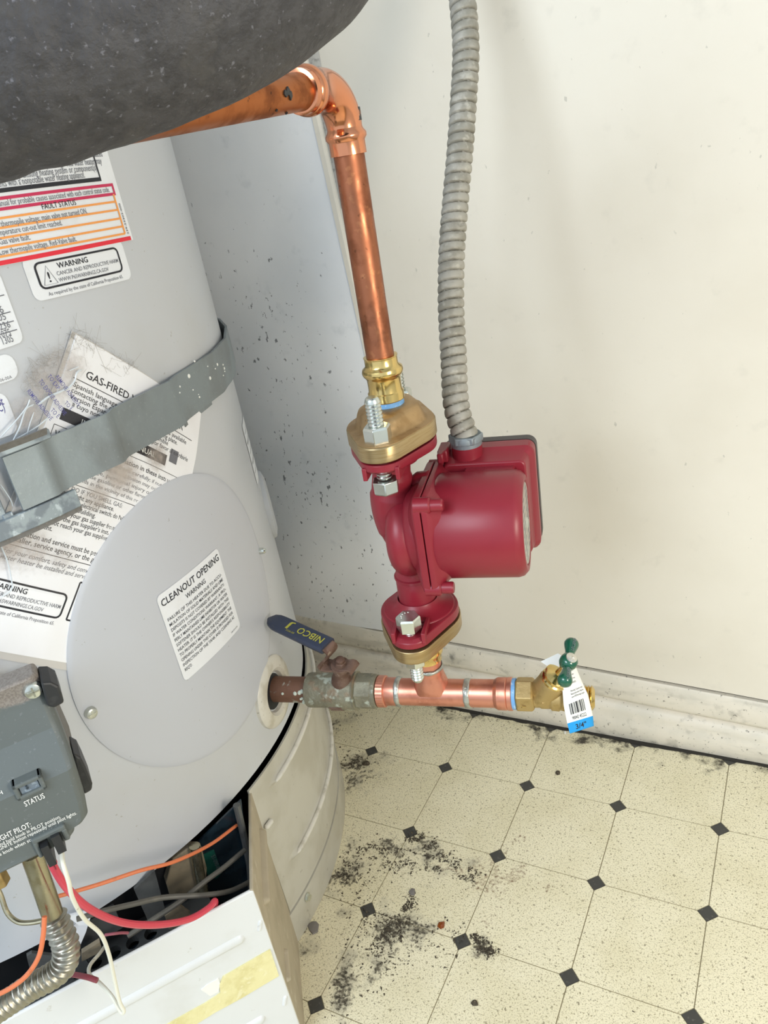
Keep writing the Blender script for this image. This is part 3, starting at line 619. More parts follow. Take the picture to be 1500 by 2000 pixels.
rows = [(x, w_) for x, w_ in R_]; rows[-1] = (rows[-1][0], min(rows[-1][1], rows[-2][1] - .01))
wl_ = sorted(set([round(r[1], 4) for r in rows] + [3.93, 4.13, 4.36]), reverse=True)
rx = lambda w_: float(np.interp(w_, [r[1] for r in rows][::-1], [r[0] for r in rows][::-1]))
def vcover(inset, d0):
    k = []
    for w_ in wl_:
        xr_ = rx(w_) - inset; xl = 2 * uc - xr_
        for q in range(13): k.append(FV @ V(xl + (xr_ - xl) * q / 12, w_, VO + vprof(w_) + d0))
    return k
mb = MB(); nr = len(wl_); top = vcover(.03, 0); mid = vcover(0, -.035); bk = vcover(0, -.15)
ix = lambda L, i, j: L * nr * 13 + i * 13 + j
fs = [(ix(0, i, j), ix(0, i + 1, j), ix(0, i + 1, j + 1), ix(0, i, j + 1)) for i in range(nr - 1) for j in range(12)]
for L in (0, 1):
    for i in range(nr - 1):
        fs.append((ix(L, i, 12), ix(L, i + 1, 12), ix(L + 1, i + 1, 12), ix(L + 1, i, 12))); fs.append((ix(L, i, 0), ix(L + 1, i, 0), ix(L + 1, i + 1, 0), ix(L, i + 1, 0)))
    for j in range(12):
        fs.append((ix(L, 0, j), ix(L, 0, j + 1), ix(L + 1, 0, j + 1), ix(L + 1, 0, j))); fs.append((ix(L, nr - 1, j), ix(L + 1, nr - 1, j), ix(L + 1, nr - 1, j + 1), ix(L, nr - 1, j + 1)))
mb.add(top + mid + bk, fs)
vm = m_valve
# dust lies on the upward-sloping part of the cover: its own mask by height
t = vm.node_tree; b = t.nodes['Principled BSDF']; P = NN(t, 'ShaderNodeNewGeometry').outputs['Position']
sx = NN(t, 'ShaderNodeSeparateXYZ'); t.links.new(P, sx.inputs[0])
fz = mrange(t, math_(t, 'ADD', sx.outputs[2], math_(t, 'MULTIPLY', math_(t, 'SUBTRACT', noi(t, P, 60, 4), .5), .02)), 4.33 * S, 4.37 * S)
mx = NN(t, 'ShaderNodeMix', data_type='RGBA'); src = b.inputs['Base Color'].links[0].from_socket; t.links.new(fz, mx.inputs[0]); t.links.new(src, mx.inputs[6])
dn = NN(t, 'ShaderNodeMix', data_type='RGBA'); t.links.new(mrange(t, noi(t, P, 900, 4), .4, .6), dn.inputs[0]); dn.inputs[6].default_value = lin('79716B'); dn.inputs[7].default_value = lin('8B847D'); t.links.new(dn.outputs[2], mx.inputs[7]); t.links.new(mx.outputs[2], b.inputs['Base Color'])
cv = build('cover', mb, m_valve, gv, smooth=25, bevel=.02, bseg=2)
build('housing', MB().box(FV, 2 * uc - .74, rows[3][0] - .02, 3.62, 4.12, TR + .12, VO - .28), m_vdust, gv, bevel=.04)
build('inlet_boss', MB().lathe(frame(OT + VN * (TR - .05) + VU * .2 + V(0, 0, 4.0), VU, VN), [(.3, 0), (.3, .4)], 28), m_brassd, gv)
o_ = VO - .12
for pl in ([(80, 1334), (100, 1333), (115, 1341), (121, 1357), (126, 1373), (106, 1384), (92, 1380)], [(143, 1472), (158, 1480), (168, 1500), (181, 1532), (180, 1544), (165, 1553), (152, 1530)]):
    build('clip', MB().prism(FV, [vpx(u, v, o_) for u, v in pl], o_ - .2, o_), m_vblk, gv, smooth=0, bevel=.012)

x, w_ = vpx(64, 1347); FVs = FV @ Matrix.Translation((x, w_, VO + vprof(w_)))
s_ = screw(FVs, .05, .03, parent=cv)
# status window: raised frame with a ribbed lens
c = [vpx(*p) for p in ((20, 1524), (78, 1495), (91, 1537), (35, 1561))]
x0 = (c[0][0] + c[3][0]) / 2; x1 = (c[1][0] + c[2][0]) / 2; y1 = (c[0][1] + c[1][1]) / 2; y0 = (c[2][1] + c[3][1]) / 2
mb = MB()
for a in ((x0, x1, y1 - .025, y1), (x0, x1, y0, y0 + .025), (x0, x0 + .025, y0, y1), (x1 - .025, x1, y0, y1)): mb.box(FV, *a, VO - .18, VO + .022)
build('window_frame', mb, m_valve, cv, bevel=.008, smooth=0)
mb = MB(); mb.box(FV, x0 + .03, x1 - .03, y0 + .02, y1 - .02, VO - .2, VO + .008)
for i in range(9):
    for j in range(5):
        xx = x0 + .065 + (x1 - x0 - .15) * i / 8; yy = y0 + .06 + (y1 - y0 - .11) * j / 4
        mb.lathe(FV @ Matrix.Translation((xx, yy, VO + .008)), [(.009, 0), (.006, .006)], 6)
build('status_lens', mb, mat('lens', '6E7A86', .25, layers=[('A3AFBA', 300, .55, .7, .7)]), cv, smooth=0)
FW = lambda x, y: FV @ V(x, y, VO + .006)
mb = MB()
def vt(s, p, q, h, bold=.004):
    a = vpx(*p); b_ = vpx(*q); text(mb, s, a[0], (a[1] + b_[1]) / 2, h, FW, b_[0] - a[0], bold)
vt('STATUS', (50, 1575), (88, 1556), .036, .006); vt('LIGHT PILOT:', (-6, 1644), (62, 1613), .036, .008)
vt('Press and hold knob in PILOT position.', (-24, 1665), (118, 1594), .024); vt('Press IGNITE button repeatedly until pilot lights.', (-24, 1674), (149, 1586), .024); vt('Release knob when status light blinks.', (-24, 1686), (119, 1610), .024)
vt('SWITCH', (-40, 1562), (5, 1541), .026)
build('lettering', mb, m_wprint, cv, smooth=0)
# cable recess with two plugs
mb = MB(); c = [vpx(*p, VO) for p in ((70, 1640), (112, 1617), (127, 1621), (131, 1646))]
xa, xb = c[0][0], c[3][0]; yt = (c[0][1] + c[1][1]) / 2; yb = wl_[-1]
for a in ((xa - .02, xb + .03, yt - .01, yt + .025), (xa - .02, xa + .005, yb, yt), (xb, xb + .03, yb + .03, yt)): mb.box(FV, *a, VO - .1, VO + .03)
build('recess_rim', mb, m_valve, cv, bevel=.01, smooth=0)
mb = MB(); wd = (xb - xa) / 2
mb.box(FV, xa + .01, xa + wd - .015, yb - .06, yt - .03, VO - .08, VO + .06); mb.box(FV, xa + wd + .01, xb - .01, yb - .01, yt + .0, VO - .08, VO + .055)
mb.box(FV, xa + .03, xa + wd - .035, yb - .12, yb - .06, VO - .06, VO + .03)
build('plug', mb, m_vblk, gv, bevel=.015)
plugA = FV @ V(xa + wd / 2, yb - .1, VO + .0); plugB = FV @ V(xa + wd * 1.55, yb - .01, VO + .0)
# ================================================================= tubes and wires at the burner
def corr(name, pts, r, pitch, depth, mt, parent=None, n=20, ss=5, skew=False, **k):
    P = smoothpath(pts, 24); L = [0]
    for i in range(1, len(P)): L.append(L[-1] + (P[i] - P[i - 1]).length)
    N = int(L[-1] / pitch * ss); out = []; rs_ = []
    j = 0
    for i in range(N + 1):
        s_ = L[-1] * i / N
        while j < len(L) - 2 and L[j + 1] < s_: j += 1
        t_ = (s_ - L[j]) / max(1e-9, L[j + 1] - L[j]); out.append(P[j].lerp(P[j + 1], t_))
        rs_.append(r - depth * (.5 + .5 * math.cos(2 * math.pi * s_ / pitch)))
    return out, rs_
B_ = lambda u, v, d: at(u, v, d)
sp_ = thing('gas_supply_tube', B_(75, 1690, 4.75), 'tarnished metal tube below the gas valve turning into a corrugated flexible section', 'gas tube')
a, b_ = B_(62, 1668, 4.62), B_(104, 1790, 4.75)
build('straight_tube', MB().tube([a, b_], .062, 24), m_steel, sp_)
pts = [B_(102, 1786, 4.75), B_(116, 1815, 4.77), B_(129, 1850, 4.8), B_(124, 1885, 4.83), B_(98, 1908, 4.85), B_(60, 1928, 4.86), B_(20, 1955, 4.88), B_(-40, 1995, 4.9)]
P, rs_ = corr('', pts, .084, .046, .026, m_flexs, ss=8)
build('corrugated_section', MB().tube(P, rs_, 20), m_flexs, sp_, smooth=60)
def wire(name, pts, r, mt, label, cat='wire', group=None, n=10):
    P = smoothpath([B_(*p) if len(p) == 3 else p for p in [tuple(q) if not isinstance(q, Vector) else q for q in pts]], 8)
    return build(name, MB().tube(P, r, n), mt, loc=P[0], label=label, cat=cat, group=group)
def wp(pts, start=None):
    return ([start] if start else []) + [B_(*p) for p in pts]
def mkwire(name, pts, r, mt, label, cat='wire', start=None, n=10):
    P = smoothpath(wp(pts, start), 8); return build(name, MB().tube(P, r, n), mt, loc=P[0], label=label, cat=cat)
mkwire('red_wire', [(103, 1690, 4.4), (130, 1733, 4.5), (175, 1775, 4.7), (240, 1802, 5.0), (310, 1806, 5.3), (370, 1795, 5.55), (408, 1773, 5.7), (419, 1760, 5.78), (420, 1766, 5.84), (417, 1778, 5.92), (414, 1800, 6.1)], .0235, m_wred, 'thick red wire looping from the gas valve plug to the burner', start=plugA)
mkwire('white_wire', [(121, 1668, 4.36), (124, 1690, 4.3), (134, 1722, 4.32), (142, 1755, 4.4), (165, 1795, 4.55), (197, 1825, 4.7), (213, 1865, 4.85), (223, 1910, 4.95), (233, 1955, 5.0), (242, 1974, 5.02), (236, 1976, 5.03), (218, 1945, 5.05), (195, 1920, 5.15), (175, 1903, 5.3), (176, 1885, 5.5), (195, 1862, 5.7), (205, 1848, 5.85)], .0125, m_wwht, 'thin white wire hanging in a loop over the burner door', start=plugB)
mkwire('orange_wire', [(112, 1751, 5.3), (140, 1743, 5.35), (200, 1725, 5.45), (275, 1700, 5.6), (340, 1683, 5.8), (410, 1650, 6.2), (462, 1612, 6.5)], .0140, m_worg, 'thin orange wire running up to the right behind the red wire')
mkwire('orange_wire', [(87, 1790, 4.62), (84, 1830, 4.62), (75, 1870, 4.63), (52, 1905, 4.64), (20, 1930, 4.65), (-20, 1950, 4.66)], .0145, m_worg, 'orange wire hanging down in front of the corrugated tube')
mkwire('grey_tube', [(150, 1795, 5.45), (200, 1780, 5.5), (260, 1766, 5.65), (320, 1753, 5.8), (400, 1748, 5.95), (450, 1740, 6.1), (488, 1722, 6.25)], .020, m_wgry, 'grey pilot tube crossing the burner opening', 'tube')
mkwire('grey_tube', [(250, 1828, 5.8), (300, 1795, 5.85), (350, 1762, 5.95), (400, 1722, 6.1), (440, 1692, 6.25), (478, 1660, 6.4)], .021, m_wgry, 'darker tube slanting up under the pilot tube', 'tube')
mkwire('steel_tube', [(-12, 1720, 5.0), (2, 1750, 5.0), (14, 1782, 5.0), (34, 1800, 5.0), (60, 1802, 5.0), (92, 1796, 5.0)], .0165, m_steel, 'thin bent steel tube left of the gas supply tube', 'tube')
mkwire('red_wire', [(110, 1898, 5.25), (135, 1902, 5.2), (168, 1908, 5.12), (190, 1915, 5.1)], .018, mat('dull_red_wire', '8A3A44', .5), 'dull red wire end low in the burner tray')
mkwire('pink_wire', [(205, 1826, 5.45), (220, 1824, 5.45), (236, 1822, 5.5), (250, 1822, 5.55)], .010, mat('faded_pink_wire', '8F4A58', .5), 'short faded pink wire by the perforated tray')
fb = thing('brass_nut', B_(-2, 1712, 4.6), 'olive brass fitting peeking out under the valve at the left edge', 'fitting')
build('nut_body', MB().prism(frame(B_(-6, 1712, 4.6), VU, (0, 0, 1)), hexa(.06), -.06, .06), m_brassd, fb, bevel=.008)
# ================================================================= strap, bracket, manual, pouch
def strap_r(a):   # standoff of the strap: chords between contact points
    KT = [-26, -19.7, -13.6, -12.4, -4.8, -3.4, 7.0, 9.4, 22, 32, 42, 50, 60, 70, 80]; KR = [.12, .13, .14, .105, .14, .085, .10, .055, .06, .065, .07, .075, .08, .09, .10]
    t = a / KD; i = max(0, min(len(KT) - 2, sum(1 for q in KT if q <= t) - 1))
    p = [Vector(((TR + KR[j]) * math.cos(math.radians(KT[j])), (TR + KR[j]) * math.sin(math.radians(KT[j])))) for j in (i, i + 1)]
    d = Vector((math.cos(math.radians(t)), math.sin(math.radians(t)))); e = p[1] - p[0]; den = d.x * e.y - d.y * e.x
    return (p[0].x * e.y - p[0].y * e.x) / den - TR
def strap_fn(a, z, extra=0): return cyl(a, z, strap_r(a) + extra + .004 * mnoise.noise(V(a * 6, z * 8, 2)))
st = thing('seismic_strap', cyl(0, 5.08, .08), 'grey galvanised steel strap round the heater, spattered with white paint', 'strap')
mb = MB(); mb.slab(lambda u, v, sd: strap_fn((-17.6 + 97.6 * u) * KD, 5.085 + .345 * v + .012 * math.sin(u * 9), 0 if sd else -.022), 150, 6)
build('band', mb, m_galv, st, smooth=30)
mb = MB(); mb.slab(lambda u, v, sd: strap_fn((9 + 9.5 * u) * KD, 5.045 + .05 * v, -.03 if sd else -.05), 12, 2); build('under_band', mb, m_galv, st)
mb = MB(); rs = random.Random(3)
for u, v, s_ in ((373, 734, 4.2), (414, 738, 3.6), (424, 712, 3), (440, 719, 3), (352, 755, 2), (350, 767, 1.6), (385, 705, 2), (409, 715, 1.5), (437, 712, 1.8), (381, 761, 1.6), (394, 775, 2), (438, 733, 1.5), (421, 720, 1.4), (441, 725, 1.6), (392, 770, 1)):
    a, z = cylp(u, v, TR + .06); Fd = frame(strap_fn(a, z, .001), (-math.sin(a / TR), math.cos(a / TR), 0), (math.cos(a / TR), math.sin(a / TR), 0)); r_ = s_ / 225
    mb.lathe(Fd, [(r_, -.003), (r_ * .8, .004), (.0005, .006)], 12, cap=False)
build('paint_spot', mb, m_splash, st, kind='stuff')
br = thing('strap_buckle', cyl(-1.0, 4.9, .06), 'rough galvanised buckle plate with a slot, gripping the strap at the left edge', 'buckle')
mb = MB()
bf = lambda a, z, o: cyl(a, z, .10 + o)
def bslab(a0, a1, z0, z1, z2=None, z3=None, o=0):
    z2 = z0 if z2 is None else z2; z3 = z1 if z3 is None else z3
    mb.slab(lambda u, v, sd: bf(a0 + (a1 - a0) * u, (z0 + (z2 - z0) * u) * (1 - v) + (z1 + (z3 - z1) * u) * v, (.0 if sd else -.035) + o), 10, 2)
aL = -26 * KD; 
bslab(aL, -11.6 * KD, 4.955, 5.075, 4.955, 5.075, .03); bslab(aL, -12.2 * KD, 5.44, 5.50, 5.44, 5.50, .05); bslab(aL, -19.2 * KD, 5.06, 5.45); bslab(-18.6 * KD - .06, -18.6 * KD, 5.06, 5.1, o=.01)
build('slotted_plate', mb, m_galv2, br, smooth=30, bevel=.006)
mb = MB(); mb.slab(lambda u, v, sd: cyl(aL + (-12.6 * KD - aL) * u, 5.47 + .045 * v, .15 + .03 * v + (0 if sd else -.02)), 10, 2); build('dusty_lip', mb, m_vdust, br)
mb = MB(); mb.slab(lambda u, v, sd: cyl(aL + (-11.6 * KD - aL) * u, 4.925 + .035 * v, .12 + (0 if sd else -.03)), 10, 2); build('lower_lip', mb, m_vdust, br)
# booklet: local a (right along print), b (down)
AX_, AY_, A0_ = Vector((.743, -.669)), Vector((-.669, -.743)), Vector((-.22, 5.95))
def bk(a, b_, o=0):
    q = A0_ + AX_ * a + AY_ * b_; w_ = .006 * mnoise.noise(V(a * 3, b_ * 3, 5))
    d = math.hypot(q.x - dc_a, q.y - dc_z); s_ = min(1, max(0, (d - 1.16) / .12))
    return cyl(q.x, q.y, .012 + .010 * s_ + w_ * s_ + o * (.35 + .65 * s_))
def bpx(u, v, rad=TR + .03):
    a, z = cylp(u, v, rad); p = Vector((a * 1.0, z)) - A0_; return p.dot(AX_), p.dot(AY_)
W_, H_ = 1.335, 2.04
bo = thing('instruction_manual', bk(.6, 1.9), 'dusty white printed instruction booklet strapped slantwise to the heater', 'booklet')
mb = MB(); mb.slab(lambda u, v, sd: bk(W_ * u, H_ * v, 0 if sd else -.016), 40, 50); build('front_page', mb, m_paper, bo, smooth=60)
mb = MB(); mb.slab(lambda u, v, sd: bk(-.03 + (W_ + .03) * u, -.01 + (H_ + .06) * v, -.008 if sd else -.014), 30, 40); build('inner_pages', mb, mat('page_edges', 'C9C6C2', .7), bo, smooth=60)
mb, mg = MB(), MB(); f = lambda a, b_: bk(a, -b_, .0015)
g = lambda s, a, b_, h, w_=None, bold=.003, sh=0.0, m=None: text(m or mb, s, a, -b_, h, f, w_, bold, shear=sh)
g('GAS-FIRED WATER HEATER', .15, .228, .052, .97, .010); line(mb, f, .07, -.262, 1.25, -.262, .005, 12)
g('Spanish language version of this manual is available', .085, .315, .034, 1.1); g('contacting the company listed on the rating plate.', .085, .355, .034, 1.0)
g('Version Espanola de este manual disponible', .085, .395, .034, .9); g('a cuyo nombre aparece en la placa, por favor al escribirle', .12, .435, .034, 1.12)
patch(mb, f, .07, 1.0, -.545, -.465, 0, 14)
line(mb, f, .05, -.585, 1.27, -.585, .004, 12); line(mb, f, .05, -.585, .05, -.90, .004, 6); line(mb, f, 1.27, -.585, 1.27, -.90, .004, 6); line(mb, f, .05, -.90, 1.27, -.90, .004, 12)
g('WARNING: If the information in these instructions', .07, .65, .036, 1.15, .008)
for i, s in enumerate(['Please read these instructions carefully; if not followed', 'exactly, a fire or result in explosion may occur, causing', 'property damage, personal injury or loss of life.', 'Do not store or use gasoline or other flammable, combustible', 'vapors and liquids in the vicinity of this or any other appliance.']): g(s, .09, .70 + .043 * i, .028, 1.12, m=mg)
g('WHAT TO DO IF YOU SMELL GAS:', .10, .945, .03, .62, .004, m=mg)
for i, s in enumerate(['\u2022 Do not try to light any appliance.', '\u2022 Do NOT touch any electrical switch; do NOT use', '   any phone in your building.', '\u2022 Immediately call your gas supplier from a neighbor\'s', "   phone. Follow the gas supplier's instructions.", '\u2022 If you cannot reach your gas supplier, call the fire', '   department.']):
    g(s, .08, .985 + .0405 * i, .033, (.58, .78, .46, .84, .74, .80, .2)[i], .005)
g('Installation and service must be performed by a qualified', .04, 1.305, .036, .98, .006); g('installer, service agency, or the gas supplier.', .04, 1.35, .036, .80, .006)
line(mb, f, .02, -1.375, 1.2, -1.375, .005, 12)
g('For your comfort, safety and convenience,', .04, 1.43, .033, .72, sh=.25, m=mg); g('water heater be installed and serviced by a', .04, 1.472, .033, .72, sh=.25, m=mg)
prop65(mb, mg, lambda x, y: f(x, y), -.09, -1.76, .95)
rr_ = [(.60, -1.50), (1.2, -1.50), (1.2, -1.76), (.60, -1.76)]
for i in range(4): a, b_ = rr_[i], rr_[(i + 1) % 4]; line(mb, f, *a, *b_, .012, 6)
patch(mg, f, .615, .80, -1.565, -1.515, 0, 4); stroke(mg, f, [(.70 + .07 * math.cos(i * .314), -1.65 + .07 * math.sin(i * .314)) for i in range(20)], .006, True)
patch(mg, f, 1.03, 1.12, -.50, -.40, 0, 4)
build('lettering', mb, m_blk, bo, smooth=0); build('fine_print', mg, m_gprint, bo, smooth=0)
mb = MB(); f2 = lambda a, b_: bk(a, -b_, .0022)
text(mb, 'INSTRUCTION MANUAL', .22, -.525, .04, f2, .66, .008); build('reversed_title', mb, m_wprint, bo, smooth=0)
# clear pouch with dust, folds and lettered tape
def clear(name, col, base, dusty, scale):
    m = bpy.data.materials.new(name); m.use_nodes = True; t = m.node_tree; b = t.nodes['Principled BSDF']; out = t.nodes['Material Output']
    P = NN(t, 'ShaderNodeNewGeometry').outputs['Position']; b.inputs['Base Color'].default_value = lin(col); b.inputs['Roughness'].default_value = .35
    bl = blobs(t, P, dusty); nz = noi(t, P, scale, 5); n2 = noi(t, P, 300, 4)
    f_ = mrange(t, math_(t, 'ADD', math_(t, 'ADD', nz, math_(t, 'MULTIPLY', math_(t, 'SUBTRACT', n2, .5), .35)), math_(t, 'SUBTRACT', bl, 1.0)), .12, .75, base, .85)
    t.links.new(f_, b.inputs['Alpha']); r_ = mrange(t, bl, .1, .6, .12, .7); t.links.new(r_, b.inputs['Roughness'])
    bn = NN(t, 'ShaderNodeBump'); bn.inputs['Strength'].default_value = .9; bn.inputs['Distance'].default_value = .004; t.links.new(noi(t, P, (26, 26, 18), 3, .5, 1.2), bn.inputs['Height']); t.links.new(bn.outputs[0], b.inputs['Normal'])
    return m
dust = [(cyl(*cylp(118, 712, TR), .03), .55), (cyl(*cylp(85, 742, TR), .03), .5), (cyl(*cylp(45, 810, TR), .03), .35), (cyl(*cylp(70, 1075, TR), .03), .5), (cyl(*cylp(110, 1085, TR), .03), .4), (cyl(*cylp(20, 1060, TR), .03), .45), (cyl(*cylp(230, 925, TR), .03), .42), (cyl(*cylp(300, 890, TR), .03), .3), (cyl(*cylp(180, 965, TR), .03), .35)]
m_pouch = clear('pouch_film', 'BDB2AA', .04, dust, 14)
def pouch(a, b_, o=0):
    e = 6 * max(0, -a) ** 2 * 0
    return bk(a, b_, .014 + .006 * mnoise.noise(V(a * 5, b_ * 4, 9)) + .008 * abs(math.sin(a * 9 + b_ * 5)) * (1 if a < .1 else .4) + o)
def pf_(u, v):
    # outline narrows at the top left, where the pouch is taped
    a0_ = -.02 - .66 * min(1, v * 1.9) if v < .53 else -.68; a1_ = W_ * .985
    return a0_ + (a1_ - a0_) * u, v * 1.62
mb = MB(); mb.grid(lambda u, v: pouch(*pf_(u, v)), 60, 60)
po = thing('plastic_pouch', pouch(-.2, 1.2), 'crumpled clear plastic pouch over the booklet, with dust and faint lettering', 'pouch')
build('film', mb, m_pouch, po, smooth=80)
m_fold = mat('film_glint', 'DCE3E8', .15, trans=.75, spec=.9)
mb = MB()
def fold(pts, r_): mb.tube(smoothpath([cyl(*cylp(u, v, TR + .06), .062) for u, v in pts], 5), [r_ * .2] + [r_ * .55] * (len(pts) * 5 - 6) + [r_ * .2], 6)
for pts, r_ in (([(0, 855), (28, 825), (52, 795), (58, 780)], .008), ([(25, 862), (38, 835), (50, 800), (66, 790)], .009), ([(0, 872), (30, 858), (70, 835), (95, 815)], .008), ([(52, 862), (56, 835), (66, 805)], .006), ([(130, 762), (145, 745), (150, 728), (160, 722)], .010), ([(75, 790), (95, 775), (118, 765), (135, 757)], .012),
                ([(0, 1062), (14, 1095), (22, 1130), (22, 1152), (0, 1168)], .008), ([(135, 724), (145, 720), (154, 716)], .006), ([(0, 1000), (8, 1030)], .008), ([(0, 945), (20, 975), (25, 990)], .008)): fold(pts, r_)
build('fold', mb, m_fold, po, kind='stuff')
c0 = cylp(95, 745, TR + .05); mb = MB(); ft = lambda x, y: cyl(x, y, .075)
for (u0, v0), (u1, v1), s in (((108, 737), (152, 795), 'REMOVE ADHESIVE'), ((75, 745), (125, 812), 'TO EXPOSE ADHESIVE'), ((52, 765), (98, 822), 'REMOVE ADHESIVE'), ((125, 788), (138, 802), 'TO E'), ((98, 802), (112, 817), 'TO E'), ((92, 735), (112, 762), 'TO EXP')):
    a, b_ = Vector(cylp(u0, v0, TR + .075)), Vector(cylp(u1, v1, TR + .075)); text(mb, s, a.x, a.y, .028, ft, (b_ - a).length, .003, rot=math.atan2(b_.y - a.y, b_.x - a.x))
build('lettering', mb, m_adh, po, smooth=0)
# lint caught round the pouch
mb = MB(); rs = random.Random(11)
for i in range(110):
    b_ = rs.choice([(145, 660), (120, 690), (95, 705), (75, 720), (170, 668), (225, 700), (190, 680), (60, 745), (250, 715)]); u, v = b_[0] + rs.gauss(0, 9), b_[1] + rs.gauss(0, 8)
    a, z = cylp(u, v, TR + .02); pts = [cyl(a + .0 + rs.gauss(0, .02) * k, z + rs.gauss(0, .02) * k, .01 + rs.random() * .03) for k in range(4)]
    mb.tube(pts, .0006, 3, cap=False)
build('lint', mb, mat('lint_fibre', '8F8880', .9), po, kind='stuff', smooth=0)
# ================================================================= plumbing from the tank
TILT = (aty(681, 300, -1.4) - P0); AXD = TILT.normalized()
def AXP(z): return P0 + TILT * ((z - P0.z) / TILT.z)
def HP(x, y=0, z=0): return P0 + PIPED * x + V(-PIPED.y, PIPED.x, 0) * y + V(0, 0, z)
def FX(x): return frame(HP(x), (0, 0, 1), PIPED)              # frame whose z runs along the pipe
def pxs(u, v=1350): return (atz(u, v, 2.38) - P0).dot(PIPED)    # distance along the pipe seen at image column u
x_tank = pxs(533)
np_ = thing('pipe_nipple', HP(x_tank - .1), 'short rusty pipe nipple with white crust, coming out of the heater', 'pipe')
build('tube_body', MB().lathe(FX(0), [(.118, x_tank - .25), (.118, pxs(600) - .02), (.118, pxs(606))], 32), m_nip, np_)
rs = random.Random(5); mb = MB()
for i in range(26):
    a = rs.uniform(-2.4, .6); x = pxs(rs.choice([598, 602, 592, 560])) + rs.gauss(0, .03); c = HP(x, -.118 * math.cos(a) * 1, .118 * math.sin(a)); mb.lathe(frame(c, PIPED, c - HP(x)), [(rs.uniform(.01, .03), -.01), (.012, .008), (.002, .014)], 7)
build('mineral_crust', mb, mat('mineral_crust_white', 'C3CBC0', .8, bump=(300, .8, .001)), np_, kind='stuff')
# ball valve
xa, xb = pxs(601), pxs(738)
bvt = thing('ball_valve', HP((xa + xb) / 2), 'corroded quarter-turn ball valve with a navy grip lever, beside the heater', 'valve')
Lb = xb - xa; oct8 = lambda r: hexa(r, 8, math.pi / 8)
mb = MB(); mb.lathe(FX(xa), [(.135, 0), (.152, .01), (.158, .03), (.155, Lb * .30), (.165, Lb * .33), (.172, Lb * .36), (.172, Lb * .64), (.166, Lb * .67), (.17, Lb * .70), (.176, Lb * .715), (.15, Lb * .73)], 40)
build('body', mb, m_vbody, bvt, smooth=35)
mb = MB().loft(FX(xa + Lb * .72), [(oct8(.155), 0), (oct8(.162), .012), (oct8(.162), Lb * .22), (oct8(.155), Lb * .235)]); mb.lathe(FX(xa + Lb * .95), [(.15, -.01), (.152, 0), (.146, Lb * .055)], 32)
build('union_end', mb, m_vbody, bvt, smooth=25, bevel=.006)
mb = MB(); rs = random.Random(2)
for i in range(4):
    for j in range(2):
        a = math.radians(-38 - 22 * i); x = xa + Lb * (.40 + .085 * j); r_ = .172
        c = HP(x, -r_ * math.cos(a + .2), r_ * math.sin(a + .2)); mb.box(frame(c, PIPED, c - HP(x)), -.03, .03, -.018, .018, -.01, .006)
build('raised_marks', mb, m_rust, bvt, bevel=.004)
xs_ = pxs(672, 1330); SD = V(.0, .0, 1)
stem0 = HP(pxs(668)); zt = 2.38
sd = (atz(664, 1290, 2.80) - stem0).normalized()
mb = MB(); FSm = frame(stem0, PIPED, sd); hs = .42
mb.lathe(FSm, [(.10, .10), (.085, .2), (.07, .23), (.065, .33), (.05, .34), (.05, hs)], 24)
build('stem_neck', mb, m_rust, bvt)
h0 = stem0 + sd * .37
g0 = atz(640, 1262, 3.0); g1 = atz(524, 1208, 3.06); gd = (g1 - g0).normalized()
hn = sd; hn = (hn - gd * hn.dot(gd)).normalized()
def strip(mb, pts, wd, th, wdir=None):
    n = len(pts); vs = []
    for i, p in enumerate(pts):
        t_ = (pts[min(i + 1, n - 1)] - pts[max(i - 1, 0)]).normalized(); s_ = wdir or t_.cross(Vector((0, 0, 1))); s_ = (s_ - t_ * s_.dot(t_)).normalized(); n_ = t_.cross(s_)
        w_ = wd[i] if isinstance(wd, list) else wd
        vs += [p + s_ * w_ / 2 + n_ * th / 2, p - s_ * w_ / 2 + n_ * th / 2, p - s_ * w_ / 2 - n_ * th / 2, p + s_ * w_ / 2 - n_ * th / 2]
    mb.add(vs, [(4 * i + a, 4 * i + (a + 1) % 4, 4 * i + 4 + (a + 1) % 4, 4 * i + 4 + a) for i in range(n - 1) for a in range(4)] + [(3, 2, 1, 0), (4 * n - 4, 4 * n - 3, 4 * n - 2, 4 * n - 1)])
wdir = sd.cross(gd).normalized()
mb = MB(); flat = PIPED * -1
strip(mb, smoothpath([h0 + PIPED * .13 + sd * -.05, h0 + PIPED * .10, h0, h0 - PIPED * .10, h0 - PIPED * .16 + sd * .04, g0 + (h0 - g0) * .3, g0, g0 + gd * .2], 4), .13, .022, wdir)
mb.lathe(frame(h0, PIPED, sd), [(.085, -.02), (.085, .02)], 20)
lv = build('lever', mb, m_rust, bvt, smooth=40, bevel=.005)
build('stem_nut', MB().prism(frame(h0 + sd * .015, PIPED, sd), hexa(.052), 0, .05).lathe(frame(h0 + sd * .06, PIPED, sd), [(.04, 0), (.04, .035), (.02, .045)], 16), m_rust, lv, bevel=.006)
mb = MB(); GL = (g1 - g0).length; Fg = frame(g0, wdir, gd)   # z along grip, x across
out = []
for i in range(15):
    s_ = i / 14; z_ = GL * s_; w_ = .085 * (1 if s_ < .8 else math.sqrt(max(.02, 1 - ((s_ - .8) / .2) ** 2))); h_ = .034 * (1 if s_ < .85 else math.sqrt(max(.05, 1 - ((s_ - .85) / .15) ** 2)))
    out.append(([(w_ * math.copysign(abs(math.cos(a)) ** .5, math.cos(a)), h_ * math.copysign(abs(math.sin(a)) ** .5, math.sin(a))) for a in [2 * math.pi * k / 20 for k in range(20)]], z_))
mb.loft(Fg, out); gr = build('grip', mb, m_grip, lv, smooth=50, label='navy blue rubber grip with worn yellow lettering')
